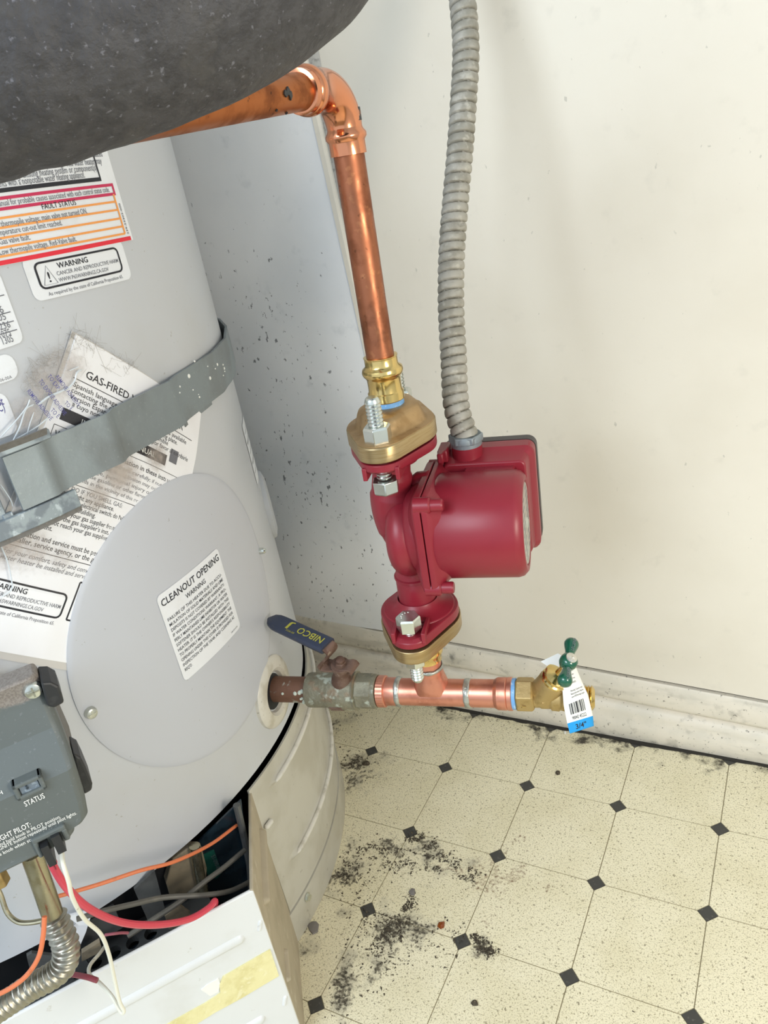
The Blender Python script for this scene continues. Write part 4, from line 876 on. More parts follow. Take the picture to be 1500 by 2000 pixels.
# which side of the grip faces up
up = Vector((0, 1, 0)) if (Fg.to_3x3() @ Vector((0, 1, 0))).z > 0 else Vector((0, -1, 0))
sgn = up.y
ft = lambda x, y: Fg @ V(y * sgn, .0362 * sgn, GL * .92 - x) if False else Fg @ V(y * sgn, .0362 * sgn, x)
mb = MB(); text(mb, 'NIBCO', .05, -.035, .07, ft, .30, .01); text(mb, 'J', .42, -.03, .07, ft, .06, .01); text(mb, '600 WOG', .35, .04, .02, ft, .1, .002)
build('lettering', mb, m_yel, bvt, smooth=0)
# adapter, tee, couplings
xc = pxs(738)
ca = thing('copper_adapter', HP(xc), 'pink copper adapter with a knurled collar, screwed into the ball valve', 'pipe fitting')
mb = MB(); N = 64; vs = []; rr2 = [(.128, 0), (.138, .008), (.138, .07), (.128, .078)]
for r_, h_ in rr2:
    for i in range(N): a = 2 * math.pi * i / N; q_ = r_ * (1.0 + (.018 if i % 2 else 0) * (1 if r_ > .13 else 0)); vs.append(FX(xc + .005) @ V(q_ * math.cos(a), q_ * math.sin(a), h_))
mb.add(vs, [(j * N + i, j * N + (i + 1) % N, (j + 1) * N + (i + 1) % N, (j + 1) * N + i) for j in range(3) for i in range(N)] + [tuple(range(N))[::-1], tuple(range(3 * N, 4 * N))])
build('knurled_collar', mb, m_cup, ca, smooth=15)
build('socket', MB().lathe(FX(xc + .07), [(.118, 0), (.124, .015), (.124, pxs(776) - xc - .07)], 36), m_cup, ca)
build('thread_gap', MB().lathe(FX(xc - .03), [(.125, 0), (.125, .04)], 32), m_dark, ca)
xt0, xt1 = pxs(780), pxs(912)
te = thing('pipe_tee', HP(0), 'pink copper tee joining the pump above to the horizontal pipe', 'pipe fitting')
mb = MB().lathe(FX(0), [(.118, xt0), (.118, xt1)], 40); RT = .118
# branch flares where it leaves the run
FZ = frame(AXP(2.38), PIPED, AXD)
n = 40; k = []
for j, (r_, h_) in enumerate([(.15, None), (.132, .17), (.122, .205), (.120, .25), (.120, .285)]):
    for i in range(n):
        a = 2 * math.pi * i / n
        if h_ is None: y = r_ * math.sin(a); y = max(-.112, min(.112, y)); h = math.sqrt(RT ** 2 - y * y) ; k.append(FZ @ V(r_ * math.cos(a), y, h))
        else: k.append(FZ @ V(r_ * math.cos(a), r_ * math.sin(a), h_))
mb.add(k, [(j * n + i, j * n + (i + 1) % n, (j + 1) * n + (i + 1) % n, (j + 1) * n + i) for j in range(4) for i in range(n)])
build('body', mb, m_cup, te, smooth=50)
def bead(F, r, w_, t_, name='solder_bead', parent=None):
    k = []; n = 48
    for j in range(7):
        b_ = math.pi * j / 6
        for i in range(n): a = 2 * math.pi * i / n; rr_ = r + t_ * math.sin(b_) * (1 + .5 * mnoise.noise(V(math.cos(a) * 3, math.sin(a) * 3, F.to_translation().x * 5))); k.append(F @ V(rr_ * math.cos(a), rr_ * math.sin(a), -w_ * math.cos(b_) * (1 + .35 * mnoise.noise(V(math.cos(a) * 2, math.sin(a) * 2, 7)))))
    mb = MB().add(k, [(j * n + i, j * n + (i + 1) % n, (j + 1) * n + (i + 1) % n, (j + 1) * n + i) for j in range(6) for i in range(n)]); return build(name, mb, m_solder, parent)
bead(FX(xt0), .116, .026, .016, parent=te); bead(FX(xt1 + .015), .116, .028, .014, parent=te); bead(FZ @ Matrix.Translation((0, 0, .285)), .117, .016, .012, parent=te)
xr0, xr1 = pxs(920), pxs(1004)
rc = thing('copper_coupling', HP(xr0 + .1), 'pink copper coupling between the tee and the brass hose faucet', 'pipe fitting')
build('pipe_stub', MB().lathe(FX(0), [(.112, xr0 - .05), (.112, xr0 + .25)], 36), m_cup, rc)
build('body', MB().lathe(FX(0), [(.118, xr0), (.120, xr0 + .01), (.120, xr1 - .16), (.126, xr1 - .15), (.137, xr1 - .13), (.139, xr1 - .06), (.132, xr1 - .05), (.14, xr1 - .045), (.141, xr1 - .012), (.12, xr1)], 44), m_cup, rc, smooth=25)
# ---------------- lower riser: copper stub, brass press adapter
def FA(z): return frame(AXP(z), PIPED, AXD)
ZB, ZT_ = 3.2, 4.74                 # pump flange faces
ra = thing('press_adapter', AXP(2.75), 'polished brass adapter under the pump, above the copper tee', 'pipe fitting')
build('copper_stub', MB().lathe(FA(2.62), [(.112, 0), (.112, .2)], 32), m_cup, ra)
build('body', MB().lathe(FA(2.74), [(.115, 0), (.125, .005), (.125, .05), (.14, .075), (.145, .10), (.14, .125), (.122, .14), (.122, .22), (.14, .23), (.14, .30), (.125, .31), (.125, .36)], 44), m_brass, ra, smooth=35)
# ---------------- pump frame
PA = math.radians(14); EX = V(math.cos(PA), math.sin(PA), 0); EX = (EX - AXD * EX.dot(AXD)).normalized()
ZM = 4.005
FP = frame(AXP(ZM), EX, AXD)        # x = motor axis, y = towards wall, z = up the riser
FM = frame(AXP(ZM), AXD, EX)        # z along motor axis
def flange_poly(L, W, r_, n=8):     # stretched rounded diamond: big round centre, two lobes along y
    pts = []
    cs = [(0, L / 2 - r_, r_), (0, -(L / 2 - r_), r_)]; R_c = W / 2
    circ = [(R_c * math.cos(a), R_c * math.sin(a)) for a in [2 * math.pi * i / 48 for i in range(48)]] + [(cx + q * math.cos(a), cy + q * math.sin(a)) for cx, cy, q in cs for a in [2 * math.pi * i / 32 for i in range(32)]]
    P = sorted(set((round(x, 6), round(y, 6)) for x, y in circ))
    def cr(o, a, b): return (a[0] - o[0]) * (b[1] - o[1]) - (a[1] - o[1]) * (b[0] - o[0])
    lo = []
    for p in P:
        while len(lo) > 1 and cr(lo[-2], lo[-1], p) <= 0: lo.pop()
        lo.append(p)
    hi = []
    for p in P[::-1]:
        while len(hi) > 1 and cr(hi[-2], hi[-1], p) <= 0: hi.pop()
        hi.append(p)
    return lo[:-1] + hi[:-1]
def sc_(poly, s_): return [(x * s_, y * s_) for x, y in poly]
FLP = flange_poly(1.04, .66, .17)
BO = .385                           # bolt offset along y
def bolt(nm, z, up, parent, label=None, y=-BO, shank=.10, head=.085):
    F = FP @ Matrix.Translation((0, y, z - ZM)); 
    if not up: F = F @ Matrix.Rotation(math.pi, 4, 'X')
    return F
def hexhead(mb, F, r, h):
    mb.loft(F, [(hexa(r * .98, 12, .26), 0)][:0] + [(hexa(r, 6), 0), (hexa(r, 6), h * .86), (hexa(r * .9, 6), h)])
def thread(mb, F, r, h0, h1, pitch=.026):
    pr_ = []; n = int((h1 - h0) / pitch)
    for i in range(n): pr_ += [(r * .86, h0 + i * pitch), (r, h0 + i * pitch + pitch * .4), (r, h0 + i * pitch + pitch * .6)]
    pr_.append((r * .86, h1)); pr_.append((r * .7, h1 + .01)); mb.lathe(F, pr_, 18)
def brassflange(name, z0, up, label, loc):
    th_ = thing(name, loc, label, 'pipe flange'); F = FP @ Matrix.Translation((0, 0, z0 - ZM))
    if not up: F = F @ Matrix.Rotation(math.pi, 4, 'X')
    H = .115
    build('plate', MB().loft(F, [(FLP, 0), (FLP, H * .9), (sc_(FLP, .985), H)]), m_bsaw if up else m_bsaw, th_, smooth=30, bevel=.006)
    hub = flange_poly(.74, .52, .15); hub2 = flange_poly(.60, .44, .14); hub3 = [(.17 * math.cos(a), .17 * math.sin(a)) for a in [2 * math.pi * i / 40 for i in range(40)]]
    def rs2(poly, N=60):
        out = []
        for i in range(N):
            a = 2 * math.pi * i / N; d = Vector((math.cos(a), math.sin(a))); best = 0
            for p, q in zip(poly, poly[1:] + poly[:1]):
                e = Vector(q) - Vector(p); den = d.x * e.y - d.y * e.x
                if abs(den) > 1e-9:
                    t_ = (p[0] * e.y - p[1] * e.x) / den; s_ = (p[0] * d.y - p[1] * d.x) / den
                    if t_ > 0 and -1e-6 <= s_ <= 1 + 1e-6: best = max(best, t_)
            out.append((d.x * best, d.y * best))
        return out
    A, B2, C3 = rs2(hub), rs2(hub2), rs2(hub3)
    D0 = rs2(sc_(FLP, .975)); mixp = lambda p, q, t_: [(a[0] * (1 - t_) + b[0] * t_, a[1] * (1 - t_) + b[1] * t_) for a, b in zip(p, q)]
    build('hub', MB().loft(F, [(D0, H * .9), (D0, H + .004), (mixp(D0, A, .7), H + .010), (A, H + .018), (mixp(A, B2, .35), H + .055), (mixp(A, B2, .7), H + .095), (B2, H + .118), (mixp(B2, C3, .5), H + .130), (C3, H + .136), (sc_(C3, .9), H + .138)]), m_bronze, th_, smooth=60)
    return th_, F, H
fu, FU, H = brassflange('pump_flange', ZT_ + .02, True, 'oval bronze flange on top of the red pump', AXP(ZT_ + .02))
fd, FD, H = brassflange('pump_flange', ZB - .02, False, 'oval bronze flange under the red pump', AXP(ZB - .14))
for nm, y in (('bolt', -BO), ('bolt', BO)):
    for F_, par in ((FU, fu),):
        G = F_ @ Matrix.Translation((0, y, 0)); mb = MB(); thread(mb, G, .056, -.16, H + (.31 if y < 0 else .27)); b_ = build(nm, mb, m_zinc, par, smooth=20)
        mb = MB(); hexhead(mb, G @ Matrix.Translation((0, 0, H + .004)) @ Matrix.Rotation(.5, 4, 'Z'), .10, .115); mb.lathe(G @ Matrix.Translation((0, 0, H)), [(.082, 0), (.082, .006)], 24); build('nut', mb, m_zinc, b_, smooth=25, bevel=.005)
        mb = MB(); Gd = G @ Matrix.Translation((0, 0, -.17)) @ Matrix.Rotation(math.pi, 4, 'X') @ Matrix.Rotation(.35, 4, 'Z'); hexhead(mb, Gd, .098, .10); build('bolt_head', mb, m_zinc, b_, smooth=25, bevel=.005)
for y in (-BO, BO):
    G = FD @ Matrix.Translation((0, -y, 0)); mb = MB(); thread(mb, G, .052, -.2, H + .24); b_ = build('bolt', mb, m_zinc, fd, smooth=20)
    mb = MB(); hexhead(mb, G @ Matrix.Translation((0, 0, H + .003)) @ Matrix.Rotation(.3, 4, 'Z'), .085, .09); build('nut', mb, m_zinc, b_, smooth=25, bevel=.005)
    mb = MB(); Gd = G @ Matrix.Translation((0, 0, -.14)) @ Matrix.Rotation(math.pi, 4, 'X') @ Matrix.Rotation(.1, 4, 'Z'); hexhead(mb, Gd, .098, .115)
    for k_ in range(5): a = math.pi * .5 + k_ * .5; mb.lathe(Gd @ Matrix.Translation((.05 * math.cos(a), .05 * math.sin(a), .114)), [(.009, 0), (.006, .006)], 8)
    build('bolt_head', mb, m_zinc, b_, smooth=25, bevel=.004)
# upper adapter
ua = thing('press_adapter', AXP(5.0), 'polished brass adapter above the pump with blue thread tape below it', 'pipe fitting')
z0 = ZT_ + .02 + H + .095
build('body', MB().lathe(FA(z0 + .075), [(.10, 0), (.126, .004), (.130, .01), (.130, .065), (.122, .072), (.120, .10), (.122, .165), (.130, .18), (.143, .195), (.148, .212), (.148, .222), (.143, .24), (.124, .255), (.118, .265), (.118, .315), (.122, .32), (.122, .325), (.103, .327)], 56), m_brass, ua, smooth=32)
mb = MB(); k = []; n = 40
for j in range(8):
    for i in range(n): a = 2 * math.pi * i / n; r_ = .122 + .006 * mnoise.noise(V(math.cos(a) * 4, math.sin(a) * 4, j * .9)); k.append(FA(z0 - .03 + .016 * j) @ V(r_ * math.cos(a), r_ * math.sin(a), 0))
mb.add(k, [(j * n + i, j * n + (i + 1) % n, (j + 1) * n + (i + 1) % n, (j + 1) * n + i) for j in range(7) for i in range(n)]); build('thread_tape', mb, m_tapeb, ua)
# vertical copper pipe, press elbow, horizontal pipe
Z1, Z2 = z0 + .38, 6.7
cp = build('copper_pipe', MB().lathe(FA(Z1), [(.1, 0), (.1, (Z2 - Z1) / AXD.z)], 48), m_cu, loc=AXP(Z1), label='upright weathered copper pipe rising from the brass adapter to the elbow', cat='pipe')
cz = 7.06
HD = (at(470, 197, 4.0) - AXP(cz)); HD.z *= 1; HD.normalize()
el = thing('copper_elbow', AXP(6.75), 'shiny copper press elbow at the top of the upright pipe', 'pipe fitting')
corner = AXP(cz)
R1 = .24
def arc(c, d0, d1, R, n=14):   # fillet from direction -d0 (coming) to d1
    o = c - d0 * R + d1 * R; out = []
    for i in range(n + 1): a = math.pi / 2 * i / n; out.append(o - d1 * R * math.cos(a) + d0 * R * math.sin(a))
    return out
ap = arc(corner, AXD, HD, R1)
base = AXP(6.67)
mb = MB()
pts = [base, base + AXD * .002, base + AXD * .075, base + AXD * .08, base + AXD * .10, base + AXD * .12, base + AXD * .14, base + AXD * .155]
rad = [.108, .116, .116, .118, .132, .132, .118, .112]
tail = []
e = ap[-1]
Lh = .02
tl = [(Lh, .115), (Lh + .06, .116), (Lh + .075, .124), (Lh + .095, .136), (Lh + .12, .138), (Lh + .145, .134), (Lh + .155, .124), (Lh + .20, .121), (Lh + .205, .108)]
allp = pts + ap + [e + HD * a for a, b in tl]; allr = rad + [.112 + .006 * math.sin(math.pi * i / 14) for i in range(15)] + [b for a, b in tl]
mb.tube(allp, allr, 40, cap=True); build('body', mb, m_cub, el, smooth=40)
# printed band on the elbow
fb_ = base + AXD * .185; Fb = frame(fb_, PIPED, AXD)
mb = MB(); mt_ = MB()
toC = Fb.to_3x3().inverted() @ (CAM - fb_); ac = math.atan2(toC.y, toC.x) + .55
eb = lambda x, y, o=.0008: Fb @ V((.1135 + o) * math.cos(ac + x / .1135), (.1135 + o) * math.sin(ac + x / .1135), y)
patch(mb, eb, -.045, .16, 0.0, .075, 0, 10); lb = build('printed_band', mb, m_vblk, el, label='small black band with copper-coloured letters')
text(mt_, 'viega', 0, 0, .042, lambda x, y: eb(.14 - x - .02, .058 - y, .0016), .14, .004); build('lettering', mt_, m_cub, lb, smooth=0)
hs_ = e + HD * (Lh + .17)
hpp = build('copper_pipe', MB().tube([hs_, hs_ + HD * 1.2, hs_ + HD * 1.95], .1, 48), m_cuo, loc=hs_, label='dull orange-brown copper pipe running left from the elbow behind the black foam', cat='pipe')
mb = MB(); rs = random.Random(8)
for u, v, s_ in ((531, 184, .022), (536, 190, .018), (527, 188, .014), (545, 137, .012), (552, 136, .014), (539, 139, .012), (530, 140, .01), (594, 156, .008), (546, 222, .007), (517, 218, .006)):
    p = None
    d = ray(u, v)
    # nearest point of the sight line to the pipe axis, pushed to the pipe surface
    w0 = CAM - hs_; a, b_, c_ = d.dot(d), d.dot(HD), 1.0; dd, ee = d.dot(w0), HD.dot(w0); s1 = (b_ * ee - c_ * dd) / (a * c_ - b_ * b_); t1 = (a * ee - b_ * dd) / (a * c_ - b_ * b_)
    q = hs_ + HD * t1; r_ = (CAM + d * s1 - q); toc = (CAM - q).normalized(); toc = (toc - HD * toc.dot(HD)).normalized(); rp = r_ - toc * r_.dot(toc); rl = min(rp.length, .099); nn = (toc * math.sqrt(.01 - rl * rl) + rp.normalized() * rl).normalized()
    F_ = frame(q + nn * .1, HD, nn); pl = [(s_ * rs.uniform(.5, 1.5) * math.cos(a_), s_ * rs.uniform(.5, 1.5) * math.sin(a_)) for a_ in [2 * math.pi * i_ / 9 for i_ in range(9)]]; mb.prism(F_, pl, -.004, .008)
build('foam_crumbs', mb, m_vblk, hpp, smooth=0, kind='stuff')
# ================================================================= circulator pump
pu = thing('circulator_pump', AXP(ZM), 'dark red circulator pump with a round motor housing, hung in the vertical pipe run', 'pump')
def P_(x, y, z): return FP @ V(x, y, z)
zt_, zb_ = ZT_ - ZM, ZB - ZM
mb = MB()
mb.tube(smoothpath([P_(-.03, 0, zt_ - .02), P_(-.035, 0, zt_ - .14), P_(-.05, 0, .45), P_(-.08, 0, .30), P_(-.085, 0, .15), P_(-.06, 0, 0), P_(-.0, 0, -.12), P_(.08, 0, -.2)], 6), [.135] * 6 + [.14] * 6 + [.152] * 6 + [.165] * 6 + [.165] * 6 + [.155] * 6 + [.13] * 6 + [.1], 32)
build('inlet_neck', mb, m_pump, pu, smooth=60)
mb = MB()
ring = []; rr3 = []
for i in range(49):
    a = math.radians(75 + 205 * i / 48); R_ = .20 + .05 * i / 48; ring.append(P_(-.01 + .02 * i / 48, R_ * math.cos(a), R_ * math.sin(a) - .02)); rr3.append(.10 + .035 * i / 48)
ring = [P_(.08, .12, .14)] + ring; rr3 = [.07] + rr3
mb.tube(smoothpath(ring, 1), rr3[:len(ring)], 24)
mb.lathe(FM, [(.10, -.02), (.25, .0), (.33, .06), (.36, .12), (.36, .17)], 48)
mb.tube([P_(.06, .1, .28), P_(.14, .1, .34), P_(.2, .1, .34)], .08, 16)
build('volute', mb, m_pump, pu, smooth=60)
mb = MB(); mb.tube(smoothpath([P_(.05, -.02, -.16), P_(.03, 0, -.30), P_(0, 0, -.42), P_(0, 0, -.48), P_(0, 0, zb_ + .04)], 6), [.15] * 6 + [.145] * 6 + [.15] * 6 + [.155] * 6 + [.165], 36)
mb.lathe(FP @ Matrix.Translation((0, 0, -.43)), [(.15, -.015), (.163, -.008), (.163, .008), (.15, .015)], 36)
build('outlet_neck', mb, m_pump, pu, smooth=60)
def ear(z, up, name):
    F_ = FP @ Matrix.Translation((0, 0, z))
    if up: F_ = F_ @ Matrix.Rotation(math.pi, 4, 'X')      # z away from the joint
    A = sc_(FLP, .97); A = [(x, y) for x, y in A]
    B2 = [(x * .96, y * .9) for x, y in FLP]
    mb = MB().loft(F_, [(A, 0), (A, .05), (B2, .075)]); mb.lathe(F_, [(.30, .06), (.29, .085), (.24, .10), (.19, .125), (.165, .17)], 40, cap=False)
    for y in (-1, 1):
        for x in (-1, 1): mb.box(F_, x * .125 - .018, x * .125 + .018, y * .50 - .16 if y < 0 else y * .22, y * .22 if y < 0 else y * .50 - .0, .03, .12) if False else mb.box(F_, x * .118 - .016, x * .118 + .016, min(y * .24, y * .47), max(y * .24, y * .47), .03, .125)
        mb.box(F_, -.13, .13, min(y * .22, y * .27), max(y * .22, y * .27), .03, .11)
    return build(name, mb, m_pump, pu, smooth=35, bevel=.012)
ear(zt_, True, 'flange_ear'); ear(zb_, False, 'flange_ear')
# square joint plates
def sq(hs, c): return [(hs - c, -hs), (hs, -hs + c), (hs, hs - c), (hs - c, hs), (-hs + c, hs), (-hs, hs - c), (-hs, -hs + c), (-hs + c, -hs)]
def sqc(hs, c): return rrect(-hs, hs, -hs, hs, c, 5)
build('volute_plate', MB().loft(FM, [(sqc(.30, .1), .10), (sqc(.40, .09), .16), (sqc(.405, .09), .215)]), m_pump, pu, smooth=30, bevel=.008)
build('motor_plate', MB().loft(FM, [(sqc(.405, .09), .223), (sqc(.40, .09), .265), (sqc(.37, .12), .30), (sqc(.33, .16), .36)]), m_pump, pu, smooth=30, bevel=.008)
for sx_ in (-1, 1):
    for sy_ in (-1, 1):
        G = FM @ Matrix.Translation((sx_ * .345, sy_ * .345, .27)); mb = MB().lathe(G, [(.062, -.10), (.062, .01), (.052, .022)], 18).lathe(G, [(.046, .0), (.046, .10), (.038, .112)], 18); build('screw', mb, m_pump, pu, smooth=30)
MR = .406; ME = .925
build('motor_housing', MB().lathe(FM, [(.30, .25), (MR - .02, .27), (MR, .30), (MR, ME - .07), (MR - .012, ME - .03), (MR - .045, ME), (MR - .085, ME), (MR - .09, ME - .01), (.0005, ME - .01)], 96, cap=False), m_pump, pu, smooth=40)
npl = build('nameplate', MB().lathe(FM, [(MR - .095, ME - .01), (MR - .1, ME - .003), (.05, ME - .003), (.04, ME + .006), (.03, ME + .012), (.0005, ME + .012)], 64, cap=False), m_plate, pu, label='round silver nameplate with a centre plug')
mb = MB()
for i in range(9):
    y = -.24 + .06 * i; wln = math.sqrt(max(.01, .09 - y * y)) * .8; mb.box(FM @ Matrix.Translation((y, 0, ME - .003)), -.008, .008, -wln, -.08, 0, .001); mb.box(FM @ Matrix.Translation((y, 0, ME - .003)), -.006, .006, .08, wln, 0, .001)
build('engraved_lines', mb, m_gprint, npl, smooth=0)
# terminal box behind the motor
bx0, bx1, by0, by1, bz0, bz1 = .24, .985, .28, .58, -.47, .445
FBk = frame(P_(0, by0, 0), EX, FP.to_3x3() @ V(0, 1, 0))     # z towards the wall
s_y = 1 if (FBk.to_3x3() @ V(0, 1, 0)).dot(AXD) > 0 else -1
yy = sorted((s_y * bz0, s_y * bz1))
mb = MB().loft(FBk, [(rrect(bx0 + .05, bx1 - .06, yy[0] + .05, yy[1] - .05, .05), -.02), (rrect(bx0 + .03, bx1 - .04, yy[0] + .03, yy[1] - .03, .06), .12), (rrect(bx0, bx1, yy[0], yy[1], .07), .17), (rrect(bx0, bx1, yy[0], yy[1], .07), by1 - by0)])
tb = build('terminal_box', mb, m_pump, pu, smooth=30, bevel=.012)
build('box_lid', MB().loft(FBk, [(rrect(bx0 + .002, bx1 + .005, yy[0], yy[1] + .005 , .075), by1 - by0 + .004), (rrect(bx0 + .002, bx1 + .008, yy[0], yy[1] + .008, .075), by1 - by0 + .09), (rrect(bx0 + .04, bx1 - .03, yy[0] + .04, yy[1] - .035, .06), by1 - by0 + .115)]), m_pumpd, tb, smooth=30)
mb = MB(); mb.box(FP, bx0 + .25, bx1 - .12, .17, .34, bz1 - .17, bz1 - .11); mb.box(FP, bx0 + .22, bx1 - .14, .10, .30, .36, bz1 - .11); build('box_rib', mb, m_pump, tb, bevel=.02)
CX = .30 + .17; CYy = .43
build('cable_boss', MB().lathe(FP @ Matrix.Translation((CX, CYy - .02, bz1 - .12)), [(.12, 0), (.12, .17), (.112, .18)], 32), m_pump, tb)
mb = MB().box(FP, bx0 + .01, bx0 + .09, .30, .50, bz1 - .05, bz1 + .05).box(FP, bx0 + .02, bx0 + .07, .22, .32, .42, .50); build('latch', mb, m_pump, tb, bevel=.012)
# ================================================================= flexible conduit
cb = P_(CX, CYy - .02, bz1 + .05)
cdt = thing('flexible_conduit', cb, 'dusty grey corrugated metal conduit rising from the pump to the top of the picture', 'conduit')
build('connector_collar', MB().lathe(frame(cb, EX, AXD), [(.105, -.01), (.122, 0), (.122, .03), (.128, .035), (.128, .07), (.118, .09)], 36), m_galv, cdt)
build('connector_nut', MB().loft(frame(cb + AXD * .03, EX, AXD), [(hexa(.138), 0), (hexa(.138), .06)]), m_galv, cdt, bevel=.008, smooth=30)
cpts = [cb + AXD * .05]
for u, v, y in ((891, 790, -.81), (886, 700, -.66), (881, 600, -.50), (882, 500, -.34), (889, 400, -.18), (898, 300, -.03), (905, 200, .12), (910, 100, .26), (903, 0, .40), (885, -120, .52), (860, -300, .62), (830, -600, .74)): cpts.append(aty(u, v, y))
Pc = smoothpath(cpts, 24); Lc = [0]
for i in range(1, len(Pc)): Lc.append(Lc[-1] + (Pc[i] - Pc[i - 1]).length)
pitch = .073; out = []; rr4 = []; j = 0; N = int(Lc[-1] / pitch * 12)
for i in range(N + 1):
    s_ = Lc[-1] * i / N
    while j < len(Lc) - 2 and Lc[j + 1] < s_: j += 1
    out.append(Pc[j].lerp(Pc[j + 1], (s_ - Lc[j]) / max(1e-9, Lc[j + 1] - Lc[j])))
# interlocked spiral: radius depends on length and angle together
mb = MB(); n = 28; vs = []
tg = [(out[min(i + 1, N)] - out[max(i - 1, 0)]).normalized() for i in range(N + 1)]
x = (V(1, 0, 0) - tg[0] * tg[0].x).normalized()
for i in range(N + 1):
    x = (x - tg[i] * x.dot(tg[i])).normalized(); y = tg[i].cross(x); s_ = Lc[-1] * i / N
    for k_ in range(n):
        ph = (s_ / pitch - k_ / n) % 1.0
        r_ = .088 + (.002 + .014 * max(0, math.sin(math.pi * (ph / .9) ** .75)) ** .45 if ph < .9 else -.012) + .0015 * mnoise.noise(V(s_ * 8, k_ * .4, 0))
        a = 2 * math.pi * k_ / n; vs.append(out[i] + x * (math.cos(a) * r_) + y * (math.sin(a) * r_))
mb.add(vs, [(q * n + k_, q * n + (k_ + 1) % n, (q + 1) * n + (k_ + 1) % n, (q + 1) * n + k_) for q in range(N) for k_ in range(n)])
build('corrugated_hose', mb, m_cond, cdt, smooth=50)
# ================================================================= foam-wrapped pipe close to the lens
fpts = [(-420, 190, 2.5), (-230, 140, 2.5), (-85, 92, 2.52), (60, 55, 2.55), (215, 6, 2.6), (370, -52, 2.66), (500, -130, 2.72), (590, -230, 2.78), (660, -360, 2.84), (720, -520, 2.9)]
P = smoothpath([at(*p) for p in fpts], 10)
frad = [.405 + .008 * mnoise.noise(V(i * .23, 0, 4)) for i in range(len(P))]
fo = thing('insulated_pipe', P[0], 'thick black foam-insulated pipe crossing the upper left corner close to the lens', 'insulated pipe')
build('foam_sleeve', MB().tube(P, frad, 72, cap=False), m_foam, fo, smooth=80)
build('inner_pipe', MB().tube(P, .10, 20), m_cuo, fo)
# ================================================================= hose faucet
hf0 = pxs(1004)
hb = thing('hose_faucet', HP(hf0), 'brass hose faucet with a green handle at the right end of the copper run', 'faucet')
build('thread_tape', MB().lathe(FX(hf0 - .012), [(.12, 0), (.131, .004), (.131, .034), (.12, .038)], 32), m_tapeb, hb)
build('hex_end', MB().loft(FX(hf0 + .025), [(hexa(.135, 6, .1), 0), (hexa(.147, 6, .1), .01), (hexa(.147, 6, .1), .13), (hexa(.13, 6, .1), .15)]), m_brassd, hb, bevel=.008, smooth=25)
WY_ = V(-PIPED.y, PIPED.x, 0)
mb = MB()
mb.tube(smoothpath([HP(hf0 + .16), HP(hf0 + .23), HP(hf0 + .32), HP(hf0 + .40, .0, -.01), HP(hf0 + .46, 0, -.03)], 6), [.11] * 6 + [.118] * 6 + [.132] * 6 + [.12] * 6 + [.105], 32)
bd = (PIPED * .46 + V(0, 0, 1) * .80 - WY_ * .22).normalized()
bc = HP(hf0 + .24)
mb.tube([bc, bc + bd * .06, bc + bd * .14, bc + bd * .21, bc + bd * .235], [.125, .124, .118, .118, .112], 32)
build('body', mb, m_brassd, hb, smooth=60)
FBn = frame(bc + bd * .235, WY_, bd)
build('bonnet', MB().lathe(FBn, [(.104, -.01), (.112, 0), (.112, .02), (.098, .03), (.098, .05), (.108, .055), (.108, .07), (.09, .08), (.06, .09), (.035, .10), (.03, .27)], 36), m_brass, hb, smooth=25)
mb = MB(); mb.tube(smoothpath([HP(hf0 + .42, 0, -.02), HP(hf0 + .50, .01, -.03), HP(hf0 + .56, .015, -.035)], 5), [.09] * 5 + [.085] * 5 + [.085], 28); build('spout', mb, m_brassd, hb, smooth=50)
FSp = frame(HP(hf0 + .55, .015, -.035), (0, 0, 1), PIPED + V(0, 0, -.05)); mb = MB(); thread(mb, FSp, .102, 0, .10, .024); build('spout_thread', mb, m_brass, hb, smooth=20)
mb = MB(); Ft = frame(bc + (PIPED * .1 - WY_ * .0), PIPED, -WY_ + V(0, 0, .25)) 
mb = MB(); c_ = HP(hf0 + .30) ; nrm = (-WY_ + V(0, 0, .55)).normalized(); Ft = frame(c_ + nrm * .128, PIPED, nrm)
for a_, b2 in (((-.05, -.05), (-.04, .055)), ((-.04, .055), (.06, .02)), ((.06, .02), (-.05, -.05)), ((-.015, -.02), (.02, .01))): mb.tube([Ft @ V(*a_, 0), Ft @ V(*b2, 0)], .005, 6)
build('cast_mark', mb, m_brassd, hb)
mb = MB(); nr_ = (-WY_ * .8 + V(0, 0, -.35)).normalized(); Fh = frame(HP(hf0 + .09) + nr_ * .128, WY_.cross(nr_) * 0 + V(0, 0, -1), nr_)
text(mb, 'ABP', -.045, -.02, .045, lambda x, y: Fh @ V(x, y, .004), .09, .006); build('cast_letters', mb, m_brass, hb, smooth=0)
hc = bc + bd * .50
Fhd = frame(hc, WY_, bd)
hd = build('handle', MB().lathe(Fhd, [(.03, -.06), (.055, -.05), (.07, -.02), (.072, .01), (.066, .04), (.048, .058), (.03, .064)], 36)
      .tube([hc + (Fhd.to_3x3() @ V(s_, 0, 0)) for s_ in (-.235, -.232, -.215, -.19, -.165, -.12, -.07, 0, .07, .12, .165, .19, .215, .232, .235)], [.005, .03, .052, .060, .056, .042, .034, .034, .034, .042, .056, .060, .052, .03, .005], 24), m_green, hb, smooth=60, label='dark green two-lobed handle')
build('handle_screw', MB().lathe(Fhd, [(.045, .055), (.044, .068), (.03, .074), (.0005, .076)], 24, cap=False).box(Fhd, -.02, .02, -.004, .004, .07, .079).box(Fhd, -.004, .004, -.02, .02, .07, .079), m_bead, hd, smooth=30)
mb = MB(); text(mb, 'LEGEND', .09, -.012, .026, lambda x, y: Fhd @ V(x, y, .0615 if x > .13 else .05), .12, .003); text(mb, 'LEGEND', -.21, -.012, .026, lambda x, y: Fhd @ V(x, y, .0615 if x < -.13 else .05), .12, .003); build('lettering', mb, m_gprint, hd, smooth=0)
